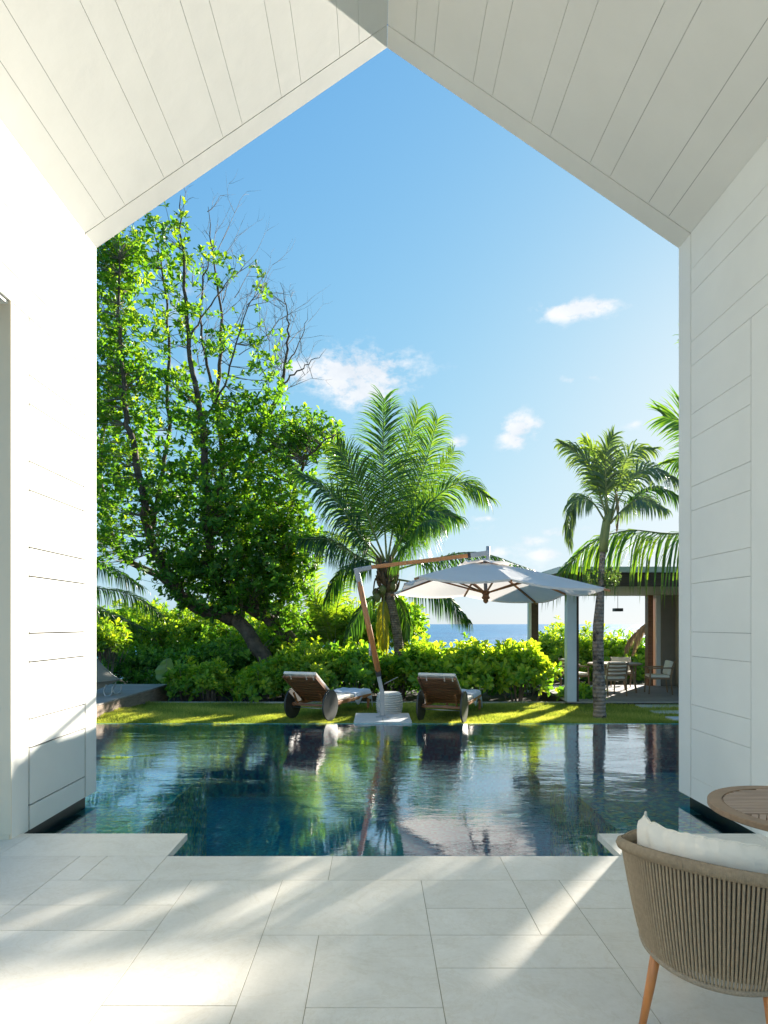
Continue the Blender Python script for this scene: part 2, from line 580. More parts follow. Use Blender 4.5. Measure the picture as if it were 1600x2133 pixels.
def mosaic_mat(name='pool_mosaic', stops=None):
    m, t = new_mat(name)
    o = t.n('ShaderNodeOutputMaterial')
    b = t.n('ShaderNodeBsdfPrincipled')
    tcn = t.n('ShaderNodeTexCoord')
    mp = t.n('ShaderNodeMapping')
    mp.inputs['Scale'].default_value = (26, 26, 26)
    mp.inputs['Location'].default_value = (0.37, 0.41, 0.43)
    nz = t.n('ShaderNodeTexNoise')
    nz.inputs['Scale'].default_value = 7
    t.l(tcn.outputs['Object'], nz.inputs['Vector'])
    wob = t.n('ShaderNodeVectorMath', operation='MULTIPLY_ADD')
    wob.inputs[1].default_value = (0.03, 0.03, 0.03)
    t.l(nz.outputs['Color'], wob.inputs[0])
    t.l(tcn.outputs['Object'], wob.inputs[2])
    t.l(wob.outputs[0], mp.inputs[0])
    fl = t.n('ShaderNodeVectorMath', operation='FLOOR')
    t.l(mp.outputs[0], fl.inputs[0])
    wn = t.n('ShaderNodeTexWhiteNoise')
    t.l(fl.outputs[0], wn.inputs[0])
    c = t.ramp(wn.outputs[0], stops or [(0.0, (0.01, 0.20, 0.36)), (0.3, (0.02, 0.42, 0.58)), (0.55, (0.06, 0.68, 0.70)), (0.78, (0.20, 0.88, 0.66)), (0.92, (0.85, 0.95, 0.35))])
    t.l(c, b.inputs['Base Color'])
    b.inputs['Roughness'].default_value = 0.3
    t.l(b.outputs[0], o.inputs[0])
    return m


def water_mat():
    m, t = new_mat('pool_water')
    o = t.n('ShaderNodeOutputMaterial')
    tcn = t.n('ShaderNodeTexCoord')
    mp = t.n('ShaderNodeMapping')
    mp.inputs['Scale'].default_value = (0.8, 2.0, 1.0)
    t.l(tcn.outputs['Object'], mp.inputs[0])
    a = t.noise(mp.outputs[0], 3.2, 3, 0.55, 0.4)
    b = t.noise(mp.outputs[0], 11.0, 3, 0.6, 0.6)
    # ripples are gentler in the lee of the roof
    sp = t.n('ShaderNodeSeparateXYZ')
    t.l(tcn.outputs['Object'], sp.inputs[0])
    mr = t.n('ShaderNodeMapRange')
    mr.inputs[1].default_value = 4.3
    mr.inputs[2].default_value = 7.0
    mr.inputs[3].default_value = 0.55
    mr.inputs[4].default_value = 1.0
    t.l(sp.outputs[1], mr.inputs[0])
    h = t.math('ADD', t.math('MULTIPLY', a, 0.0020), t.math('MULTIPLY', b, 0.0011))
    gust = t.n('ShaderNodeMapRange')
    gust.inputs[1].default_value = 0.38
    gust.inputs[2].default_value = 0.62
    gust.inputs[3].default_value = 0.35
    gust.inputs[4].default_value = 1.9
    t.l(t.noise(mp.outputs[0], 0.55, 2, 0.5, 0.8), gust.inputs[0])
    h = t.math('MULTIPLY', t.math('MULTIPLY', h, gust.outputs[0]), mr.outputs[0])
    bn = t.n('ShaderNodeBump')
    bn.inputs['Strength'].default_value = 1
    bn.inputs['Distance'].default_value = 1
    t.l(h, bn.inputs['Height'])
    fr = t.n('ShaderNodeFresnel')
    fr.inputs[0].default_value = 1.36
    t.l(bn.outputs[0], fr.inputs['Normal'])
    gl = t.n('ShaderNodeBsdfGlossy')
    gl.inputs['Roughness'].default_value = 0.01
    gl.inputs['Color'].default_value = (1, 1, 1, 1)
    t.l(bn.outputs[0], gl.inputs['Normal'])
    tr = t.n('ShaderNodeBsdfTransparent')
    tr.inputs[0].default_value = (0.80, 0.97, 1.0, 1)
    mx = t.n('ShaderNodeMixShader')
    t.l(t.math('POWER', fr.outputs[0], 0.40), mx.inputs[0])
    t.l(tr.outputs[0], mx.inputs[1])
    t.l(gl.outputs[0], mx.inputs[2])
    t.l(mx.outputs[0], o.inputs['Surface'])
    return m


def sea_mat():
    m, t = new_mat('sea_water')
    o = t.n('ShaderNodeOutputMaterial')
    b = t.n('ShaderNodeBsdfPrincipled')
    tcn = t.n('ShaderNodeTexCoord')
    mp = t.n('ShaderNodeMapping')
    mp.inputs['Scale'].default_value = (0.35, 1.0, 1.0)
    t.l(tcn.outputs['Object'], mp.inputs[0])
    n = t.noise(mp.outputs[0], 0.22, 8, 0.68)
    c = t.ramp(n, [(0.35, (0.012, 0.10, 0.22)), (0.65, (0.06, 0.27, 0.44))])
    t.l(c, b.inputs['Base Color'])
    b.inputs['Roughness'].default_value = 0.45
    b.inputs['Specular IOR Level'].default_value = 0.25
    bn = t.n('ShaderNodeBump')
    bn.inputs['Distance'].default_value = 1.4
    t.l(n, bn.inputs['Height'])
    t.l(bn.outputs[0], b.inputs['Normal'])
    t.l(b.outputs[0], o.inputs[0])
    return m


M['lawn'] = lawn_mat()
M['mosaic'] = mosaic_mat()
M['water'] = water_mat()
M['mosaic_deep'] = mosaic_mat('deep_mosaic', [(0.0, (0.002, 0.24, 0.38)), (0.35, (0.003, 0.38, 0.54)), (0.7, (0.005, 0.48, 0.62)), (0.95, (0.05, 0.65, 0.72))])  # darker blue stands in for the light that deep water absorbs
M['sea'] = sea_mat()

# ------------------------------------------------------------------ the shell of the house
XL, XR, XM = -2.75, 2.97, 0.105
Y1, Y2 = 5.89, 6.13             # the joint round the opening, the outer edge
YB = -1.6                       # how far back the room is built
EAVE, RIDGE = 5.31, 7.28
ZB = -0.02                      # underside of the walls over the water
MOD, NAR = 0.683, 0.2285        # cladding: a wide and a narrow board
HEAD = 4.05
G = 0.0030
GL = 0.012


def zlines(z0, z1):
    zs = []
    k = -12
    while k < 12:
        for z in (HEAD + MOD * k, HEAD + MOD * k + NAR):
            if z0 + 0.03 < z < z1 - 0.03: zs.append(z)
        k += 1
    return [z0] + sorted(zs) + [z1]


def house_wall(side):
    X = XL if side < 0 else XR
    o_ = -1 if side < 0 else 1        # outward
    T = 0.42
    lab = 'left' if side < 0 else 'right'
    name = 'wall_left' if side < 0 else 'wall_right'
    core = MB()

    def cb(mb, y0, y1, z0, z1, a, b):
        xa, xb = X + o_ * a, X + o_ * b
        mb.box(min(xa, xb), max(xa, xb), y0, y1, z0, z1)
    # core behind the boards; on the left a wide door opening is left out
    if side < 0:
        cb(core, 4.73, Y2 - .004, ZB + .004, EAVE + .1, .022, T)
        cb(core, 1.6, 4.73, HEAD + .004, EAVE + .1, .022, T)
        cb(core, YB, 1.6, 0.004, EAVE + .1, .022, T)
    else:
        cb(core, YB, Y2 - .004, ZB + .004, EAVE + .1, .022, T)
    M['jamb'] = M.get('jamb') or pmat('warm_lit_plaster', (.84, .74, .58), .8, .02, 2)  # beige: the warm light on the jamb is put into its colour
    root = core.build(name, M['joint'])
    tag(root, kind='structure')
    # the recess under the floating wall
    rec = MB()
    cb(rec, 4.84, Y2 - .02, -1.3, ZB + .004, .10, T - .02)
    rec.build('recess', M['stone_black'], root)

    def panel(y0, y1, z0, z1):
        m = MB()
        g_ = GL if side < 0 else G
        cb(m, y0 + g_ / 2, y1 - g_ / 2, z0 + g_ / 2, z1 - g_ / 2, 0, .021)
        m.build('panel', M['plaster'], root, bevel=0.0012, seg=1)
    yg = 4.95
    zs = zlines(ZB, HEAD)
    for a, b in zip(zs[:-1], zs[1:]): panel(yg, Y1, a, b)
    zs = zlines(HEAD, EAVE + .05)
    for a, b in zip(zs[:-1], zs[1:]): panel(YB, Y1, a, b)
    if side < 0:
        panel(4.70, yg - .012, ZB, HEAD)
        panel(YB, 1.6, 0, HEAD)
        m = MB()                     # plastered jamb and head of the door opening
        m.box(XL - T, XL - .0005, 4.70 - .002, 4.728, 0.0, HEAD + .002)
        jb_ = m.build('door_jamb', M['jamb'], root)
        m = MB()
        m.box(XL - T, XL - .0225, 1.602, 4.697, HEAD - .02, HEAD + .002)
        m.build('door_head', M['plaster'], root)
        m = MB()
        m.box(XL - T + .02, XL - .01, 4.688, 4.6965, 0.0, 0.035)
        m.build('skirting', M['jamb'], jb_)
    else:
        panel(YB, yg - .004, ZB, HEAD)
    # the outer band round the opening
    m = MB()
    cb(m, Y1 + (.018 if side < 0 else .010), Y2, ZB, EAVE + .02, 0.0, T + .03)
    m.build('end_band', M['plaster'], root, bevel=.002, seg=1)
    return root


house_wall(-1)
house_wall(1)


def roof_side(side):
    Xe = XL if side < 0 else XR
    s = -1 if side < 0 else 1
    e, r = Vector((Xe, 0, EAVE)), Vector((XM, 0, RIDGE))
    L = (r - e).length
    u = (e - r).normalized()            # from ridge to eave
    n = Vector((-u.z * s, 0, u.x * s))
    if n.z < 0: n = -n                  # outward (up)
    root = None

    def slab(m, a0, a1, y0, y1, t0, t1):
        vs = []
        for t in (t0, t1):
            for (a, y) in ((a0, y0), (a1, y0), (a1, y1), (a0, y1)):
                p = r + u * a + n * t
                vs.append((p.x, y, p.z))
        m.add(vs, [(0, 3, 2, 1), (4, 5, 6, 7), (0, 1, 5, 4), (1, 2, 6, 5), (2, 3, 7, 6), (3, 0, 4, 7)])
    core = MB()
    slab(core, 0.03, L + .5, YB, Y2 - .004, .022, .35)
    root = core.build('ceiling_left' if side < 0 else 'ceiling_right', M['joint'])
    tag(root, kind='structure')
    cs = abs(u.x)
    xs = ([748.5, 708, 627.5, 586.5, 505, 465, 383.5, 342.5, 261, 220] if side < 0 else
          [863.5, 903.5, 985, 1025, 1106, 1146, 1228.5, 1270, 1350, 1391.5])
    al = [abs((x - CX) / F * Y1 - XM) / cs for x in xs]
    al = [0.0] + al + [L - .001]
    for a, b in zip(al[:-1], al[1:]):
        m = MB()
        slab(m, a + (G / 2 if a else 0.0), b - G / 2, YB, Y1, 0, .021)
        m.build('panel', M['plaster'], root, bevel=.0012, seg=1)
    m = MB()
    slab(m, 0.0, L - .002, Y1 + .010, Y2, 0.0, .37)
    m.build('end_band', M['plaster'], root, bevel=.002, seg=1)
    return root


roof_side(-1)
roof_side(1)

# ------------------------------------------------------------------ terrace
D1, D2 = 4.36, 4.83
XSL, XSR = -1.46, 1.71
ter = MB()
e = .004
ter.box(XL - 3, XSL - e, D1, D2 - e, -.046, -.0035)
ter.box(XSR + e, XR + 4, D1, D2 - e, -.046, -.0035)
ter.box(XL - 3, XR + 4, -6, D1 - e, -.046, -.0036)
terrace = ter.build('terrace_floor', M['grout'])
tag(terrace, kind='structure')
tiles = [
    # front row beside the notch
    (-4.1, -2.65, D1, D2), (-2.65, XSL, D1, D2), (XSR, 2.9, D1, D2), (2.9, 4.4, D1, D2),
    # coping row
    (-3.4, -2.07, 3.60, D1), (-2.07, -1.88, 3.95, D1), (-1.88, XSL, 3.95, D1), (XSL, -.305, 3.95, D1), (-.305, .86, 3.95, D1), (.86, 2.03, 3.95, D1), (2.03, 3.2, 3.95, D1),
    (-2.07, XSL, 3.60, 3.95), (XSL, -1.17, 3.60, 3.95), (-1.17, -.595, 2.65, 3.95), (-.595, .283, 3.252, 3.95),
    (.283, .86, 3.557, 3.95), (.86, 1.155, 3.252, 3.95), (1.155, 2.03, 3.557, 3.95), (2.03, 2.97, 3.557, 3.95),
    (-3.4, -2.07, 3.30, 3.60), (-2.07, -1.17, 3.30, 3.60), (.283, .86, 3.252, 3.557),
    (-3.4, -2.36, 2.4, 3.30), (-2.36, -1.17, 2.06, 3.30), (-1.17, -.595, 1.77, 2.65), (-.595, -.30, 2.06, 3.252), (-.30, .283, 2.636, 3.252),
    (-.30, .283, 1.77, 2.636), (.283, 1.155, 2.94, 3.252), (.283, 1.155, 1.77, 2.94), (1.155, 2.03, 2.06, 3.557), (2.03, 2.97, 2.65, 3.557), (2.03, 2.97, 1.77, 2.65),
    (-.595, -.30, 1.77, 2.06), (1.155, 2.03, 1.77, 2.06),
]
g = .0016
for (x0, x1, y0, y1) in tiles:
    m = MB()
    m.box(x0 + g, x1 - g, y0 + g, y1 - g, -.05, 0)
    m.build('tile', M['tile'], terrace, bevel=.0012, seg=1)
m = MB()                       # the rest of the floor behind the camera
m.box(-5.7, 7, -6, 1.77 - g, -.05, -.001)
m.box(-5.7, -3.4 - g, 1.77, D1, -.05, -.001)
m.box(2.97 + g, 7, 1.77, D1, -.05, -.001)
m.build('floor_slab', M['tile'], terrace)

# ------------------------------------------------------------------ pool
WZ = -0.10
PX0, PX1, PY1 = -4.9, 6.4, 10.75
pool = MB()
pool.box(PX0, PX1, 4.0, 4.25, -1.35, -.052)                      # near wall under the terrace
pool.box(PX0, PX1, 4.25, 4.95, -1.35, -.30)                     # bench along the terrace
pool.box(PX0, -2.15, 4.952, 7.9, -1.35, -.26)                    # shallow shelves at both sides
pool.box(2.2, PX1, 4.952, 7.9, -1.35, -.26)
pool.m = 1
pool.box(PX0, PX1, 4.0, PY1, -1.5, -1.352)                       # deep bottom
pool.box(PX0, PX1, PY1, PY1 + .03, -1.5, WZ + .002)             # far wall
pool.box(PX0 - .2, PX0, 4.0, PY1, -1.5, WZ + .03)
pool.box(PX1, PX1 + .2, 4.0, PY1, -1.5, WZ + .03)
tag(pool.build('pool_shell', [M['mosaic'], M['mosaic_deep']]), kind='structure')
wb = MB()
wb.add([(PX0 + .002, 4.26, WZ), (PX1 - .002, 4.26, WZ), (PX1 - .002, PY1 + .001, WZ), (PX0 + .002, PY1 + .001, WZ)], [(0, 1, 2, 3)])
tag(wb.build('pool_water', M['water']), kind='structure')

# ------------------------------------------------------------------ ground, lawn, sea
LY0, LY1 = PY1 + .03, 13.75


def lawn_z(x, y):
    b = 0.16 * math.exp(-((x + 6.2) / 1.7) ** 2) * math.exp(-((y - 11.3) / 1.6) ** 2)
    return -.125 + b * min(1, (y - LY0) / .7) + .006 * math.sin(x * 1.3 + y)


m = MB()
nx, ny = 80, 16
m.grid(lambda u, v: (-14 + 30 * u, LY0 + (LY1 - LY0) * v, lawn_z(-14 + 30 * u, LY0 + (LY1 - LY0) * v)), nx, ny)
tag(m.build('lawn', M['lawn'], smooth=True), kind='structure')

m = MB()
prof = [(13.7, -.28), (18, -.25), (23, -.4), (27, -1.2), (34, -3.2), (60, -6)]
m.grid(lambda u, v: (-90 + 180 * u, prof[min(5, int(v * 5 + .5))][0], prof[min(5, int(v * 5 + .5))][1]), 40, 6)
m.box(-90, PX0 - .2, -40, 13.7, -.6, -.3)
m.box(PX1 + .2, 90, -40, 13.7, -.6, -.3)
m.box(PX0 - .2, PX1 + .2, -40, -6, -.6, -.3)
tag(m.build('ground', M['soil']), kind='structure')

m = MB()
m.add([(-20000, 28, -2.6), (20000, 28, -2.6), (20000, 25000, -2.6), (-20000, 25000, -2.6)], [(0, 1, 2, 3)])
tag(m.build('sea', M['sea']), kind='structure')

m = MB()
m.box(-5.0, 16, LY1, LY1 + .05, -.3, -.095)
tag(m.build('kerb', M['kerb']), kind='structure')


def grass():
    N = 230000
    # more blades nearer to the pool, where they show largest
    x = rng.uniform(-6.5, 7.0, N)
    y = LY0 - .012 + (LY1 - LY0 - .02) * rng.random(N) ** 1.35
    z = np.array([lawn_z(a, b) for a, b in zip(x, y)])
    hgt = rng.uniform(.02, .06, N) * (1 + .3 * np.sin(x * 3 + 2 * np.sin(y * 4)))
    wd = rng.uniform(.003, .006, N)
    a = rng.uniform(0, np.pi, N)
    lean = rng.uniform(-.9, .9, (N, 2))
    base = np.stack([x, y, z - .003], 1)
    wv = np.stack([np.cos(a), np.sin(a) * .5, np.zeros(N)], 1) * wd[:, None]
    tip = base + np.stack([lean[:, 0] * hgt * .6, lean[:, 1] * hgt * .6, hgt], 1)
    V = np.stack([base - wv, base + wv, tip], 1).reshape(-1, 3)
    T = np.arange(N * 3).reshape(-1, 3)
    patch = .5 + .28 * np.sin(x * 1.7 + 1.3 * np.sin(y * 2.1)) * np.sin(y * 2.9 + x) + rng.normal(0, .2, N)
    o = raw_mesh('grass', V, T, M['grass_blade'], var=np.repeat(np.clip(patch, 0, 1), 3))
    tag(o, 'short mown green grass growing over the lawn behind the pool', 'grass', kind='stuff')


grass()

# ------------------------------------------------------------------ foliage tools
LEAF4 = (np.array([(0, 0, 0), (-.5, .58, .10), (0, .55, 0), (.5, .58, .10), (0, 1, -.04)]),
         np.array([(0, 2, 1), (0, 3, 2), (1, 2, 4), (2, 3, 4)]))
LEAF8 = (np.array([(0, 0, 0), (-.27, .42, .07), (0, .42, 0), (.27, .42, .07), (-.5, .76, .06), (0, .78, -.05), (.5, .76, .06), (0, 1, -.12)]),
         np.array([(0, 2, 1), (0, 3, 2), (1, 2, 5), (1, 5, 4), (2, 3, 6), (2, 6, 5), (4, 5, 7), (5, 6, 7)]))


def norm(a):
    return a / np.maximum(np.linalg.norm(a, axis=-1, keepdims=True), 1e-9)


def rosettes(cen, axes, k, L, W, tmpl, el=(15, 65), varc=None):
    """whorls of k leaves round each centre; returns V, T, var"""
    n = len(cen)
    axes = norm(axes)
    ref = np.where(np.abs(axes[:, 2:3]) > .9, np.array([[1.0, 0, 0]]), np.array([[0, 0, 1.0]]))
    xa = norm(np.cross(ref, axes))
    ya = np.cross(axes, xa)
    ph = (np.arange(k)[None, :] * 2.399 + rng.uniform(0, 6.28, (n, 1)) + rng.normal(0, .25, (n, k)))
    ev = np.radians(el[0] + (el[1] - el[0]) * (np.arange(k)[None, :] / max(1, k - 1)) + rng.normal(0, 12, (n, k)))
    rad = np.cos(ph)[..., None] * xa[:, None, :] + np.sin(ph)[..., None] * ya[:, None, :]
    d = norm(np.cos(ev)[..., None] * rad + np.sin(ev)[..., None] * axes[:, None, :])
    nrm = norm(-np.sin(ev)[..., None] * rad + np.cos(ev)[..., None] * axes[:, None, :] + rng.normal(0, .18, (n, k, 3)))
    nrm = norm(nrm - (nrm * d).sum(-1, keepdims=True) * d)
    s = np.cross(d, nrm)
    LL = L * rng.uniform(.65, 1.15, (n, k)) * rng.uniform(.7, 1.15, (n, 1))
    WW = W * LL / L * rng.uniform(.85, 1.15, (n, k))
    tv, tt = tmpl
    V = (cen[:, None, None, :] + rng.normal(0, L * .12, (n, k, 1, 3))
         + tv[None, None, :, 0:1] * WW[..., None, None] * s[:, :, None, :]
         + tv[None, None, :, 1:2] * LL[..., None, None] * d[:, :, None, :]
         + tv[None, None, :, 2:3] * LL[..., None, None] * nrm[:, :, None, :])
    nl = n * k
    V = V.reshape(-1, 3)
    T = (tt[None] + (np.arange(nl) * len(tv))[:, None, None]).reshape(-1, 3)
    if varc is None: varc = np.full(n, .5)
    # younger (upper) leaves of a whorl are yellower
    vv = varc[:, None] + .22 * (np.arange(k)[None, :] / k - .5) + rng.normal(0, .13, (n, k))
    var = np.repeat(np.clip(vv, 0, 1).ravel(), len(tv))
    return V, T, var


def merge(lst):
    Vs, Ts, vs, off = [], [], [], 0
    for V, T, v in lst:
        Vs.append(V); Ts.append(T + off); vs.append(v)
        off += len(V)
    return np.concatenate(Vs), np.concatenate(Ts), np.concatenate(vs)


def shrub(name, label, cat, px, py, rx, ry, D, rd, n, L=.17, W=.075, mat='leaf_shrub', k=9, base_z=-.25, bright=.5, tm=LEAF8, group=None, stems=7, spiky=.2):
    c = P(px, py, D)
    RX, RZ = rx / F * D, ry / F * D
    root = thing(name, label, cat, (c.x, c.y, base_z), 0, group)
    # an uneven outline: lobes on the mound
    q = norm(rng.normal(0, 1, (n, 3)))
    q[:, 2] = np.where(q[:, 2] < -.35, -q[:, 2] * .6, q[:, 2])
    lob = 1 + spiky * (np.sin(q[:, 0] * 5 + px) * np.sin(q[:, 2] * 6 + py) + np.sin(q[:, 1] * 7 + D + q[:, 2] * 4)) + rng.normal(0, spiky * .45, n)
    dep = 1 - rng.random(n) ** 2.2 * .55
    pos = q * np.array([RX, rd, RZ]) * (lob * dep)[:, None]
    pos[:, 2] += c.z - base_z
    pos[:, 2] = np.maximum(pos[:, 2], .05 + rng.random(n) * .12)
    axes = q * np.array([1, 1, .9]) + np.array([0, 0, .75]) + rng.normal(0, .22, (n, 3))
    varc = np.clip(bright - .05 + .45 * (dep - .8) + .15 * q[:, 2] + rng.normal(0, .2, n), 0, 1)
    V, T, v = rosettes(pos, axes, k, L, W, tm, varc=varc)
    raw_mesh('foliage', V, T, M[mat], root, var=v)
    m = MB()
    for j in range(stems):
        a = j / stems * 6.28 + rnd.random()
        rr = rnd.uniform(.15, .8)
        top = Vector((math.cos(a) * RX * rr, math.sin(a) * rd * rr, (c.z - base_z) + RZ * .5 * rnd.uniform(.3, 1)))
        mid = Vector((top.x * .55, top.y * .55, top.z * .45))
        m.tube(spline([(top.x * .25, top.y * .25, -.02), mid, top], 3), [.02 + .0] * 4 + [.012] * 3, 5)
    idx = rng.choice(n, min(n, 90), replace=False)
    for i in idx:
        p = Vector(pos[i])
        q0 = Vector((p.x * .7, p.y * .7, max(.02, p.z - .45)))
        m.tube([q0, p], [.009, .005], 4)
    m.build('stem', M['twig'], root, smooth=True)
    return root


# ------------------------------------------------------------------ palms
def frond(root, pts, nl, LM, mat, N=(0, -1, 0), droop=.5, w=.028, var=.5, ang=50, rmat='rachis', r0=.025, start=.18, offset=None, dv=.14, gap=0.0, asym=1.0):
    """one palm leaf: pts world points of its midrib; leaflets on both sides"""
    off = Vector(root.location)
    cur = spline(pts, 8)
    seg = [0.0]
    for a, b in zip(cur[:-1], cur[1:]): seg.append(seg[-1] + (b - a).length)
    tot = seg[-1]
    N = Vector(N)

    def at(s):
        d = s * tot
        for i in range(len(seg) - 1):
            if seg[i + 1] >= d:
                f = (d - seg[i]) / max(1e-6, seg[i + 1] - seg[i])
                return cur[i].lerp(cur[i + 1], f), (cur[i + 1] - cur[i]).normalized()
        return cur[-1], (cur[-1] - cur[-2]).normalized()
    V, T, vv = [], [], []
    G_ = Vector((0, 0, -1))
    for j in range(nl):
        s = start + (1 - start) * (j + rnd.uniform(-.2, .2)) / nl
        if rnd.random() < gap: continue
        p, t = at(min(1, max(0, s)))
        u = (s - start) / (1 - start)
        Lf = LM * (math.sin(min(1, .18 + .90 * u) * math.pi * .86) ** .6) * (1 - .30 * u)
        side0 = t.cross(N)
        if side0.length < 1e-3: side0 = t.orthogonal()
        side0.normalize()
        for sg in (-1, 1):
            L = Lf * (rnd.uniform(.86, 1.08) if rnd.random() > .06 else rnd.uniform(.35, .7)) * (asym if sg > 0 else 1)
            aa = R(ang * (1 - .45 * u) + rnd.uniform(-8, 8))
            nn = side0.cross(t).normalized()
            d = (side0 * sg * math.sin(aa) + t * math.cos(aa) + nn * rnd.uniform(-.10, .25)).normalized()
            wv = (t - d * t.dot(d)).normalized()
            wv = (wv + nn * rnd.uniform(-.5, .5)).normalized()
            q, dd, ww = p.copy(), d.copy(), w * rnd.uniform(.8, 1.15)
            b = len(V)
            prof_w = (.55, 1.0, .85, .5)
            lv = var + rnd.gauss(0, dv)
            for k in range(4):
                V.append(q - wv * ww * prof_w[k] / 2 - off)
                V.append(q + wv * ww * prof_w[k] / 2 - off)
                vv += [lv, lv]
                dd = (dd + G_ * droop * (.22 + .3 * k) * rnd.uniform(.7, 1.3)).normalized()
                wv = (wv - dd * wv.dot(dd)).normalized()
                q = q + dd * L / 4
            V.append(q - off)
            vv.append(lv + .12)
            for k in range(3):
                T += [(b + 2 * k, b + 2 * k + 1, b + 2 * k + 3), (b + 2 * k, b + 2 * k + 3, b + 2 * k + 2)]
            T.append((b + 6, b + 7, b + 8))
    nleaf = len(T)
    # midrib
    n0 = len(V)
    nr = 5
    step = cur[::2] + [cur[-1]]
    mb = MB()
    mb.tube([q - off for q in step], [r0 * (1 - .88 * (i / (len(step) - 1)) ** .8) for i in range(len(step))], nr, cap=False)
    V += mb.v
    vv += [.5] * len(mb.v)
    for f in mb.f:
        f = [n0 + i for i in f]
        T += [(f[0], f[1], f[2]), (f[0], f[2], f[3])]
    mi = [0] * nleaf + [1] * (len(T) - nleaf)
    return raw_mesh('frond', [tuple(v) for v in V], T, [M[mat], M[rmat]], root, midx=mi, var=np.clip(vv, 0, 1))


def PP(lst, D):
    return [P(a, b, D + (c[0] if c else 0)) for a, b, *c in lst]


# coconut palm in the middle
cD = 15.6
base = P(832, 1400, cD)
base.z = -.25
coco = thing('coconut_palm', 'coconut palm with a broad crown rising behind the cantilever parasol', 'palm tree', base)
m = MB()
tp = spline([base] + PP([(832, 1370), (826, 1310), (815, 1260), (808, 1215), (806, 1170)], cD), 5)
tr_r = [.15 - .03 * min(1, i / 6) + (.05 * max(0, (i - len(tp) * .72)) / len(tp)) for i in range(len(tp))]
m.tube([p - base for p in tp], tr_r, 14)
m.build('trunk', M['coco_trunk'], coco, smooth=True)
m = MB()
for j in range(26):       # old leaf bases and fibre round the heart
    a = j * 2.4
    z = 1215 - j * 2.2
    c0 = P(808, z + 20, cD) - base
    d = Vector((math.cos(a), math.sin(a), 0))
    m.tube(spline([c0 + d * .10, c0 + d * .22 + Vector((0, 0, .10)), c0 + d * .30 + Vector((0, 0, .28 + .1 * rnd.random()))], 3), [.06, .055, .05, .045, .04, .03, .015], 6)
for j in range(7):
    a = rnd.uniform(0, 6.28)
    c0 = P(808, 1215 + rnd.uniform(-15, 25), cD) - base
    d = Vector((math.cos(a), math.sin(a), 0))
    m.tube(spline([c0 + d * .15, c0 + d * .32 + Vector((0, 0, -.05)), c0 + d * .38 + Vector((0, 0, -.35 - .3 * rnd.random()))], 3), [.035, .03, .03, .025, .02, .02, .008], 5)
m.build('leaf_base', M['fibre'], coco, smooth=True)
for j in range(9):
    a = j * .7 + 3.4
    c0 = P(800 + rnd.uniform(-6, 6), 1232 + rnd.uniform(-14, 14), cD) - base + Vector((math.cos(a) * .24, math.sin(a) * .24, 0))
    mm = MB()
    mm.lathe([(.004, -.12), (.05, -.10), (.085, -.04), (.09, .02), (.07, .08), (.03, .11), (.004, .12)], 10, c0)
    mm.build('coconut', M['coconut'], coco, smooth=True)
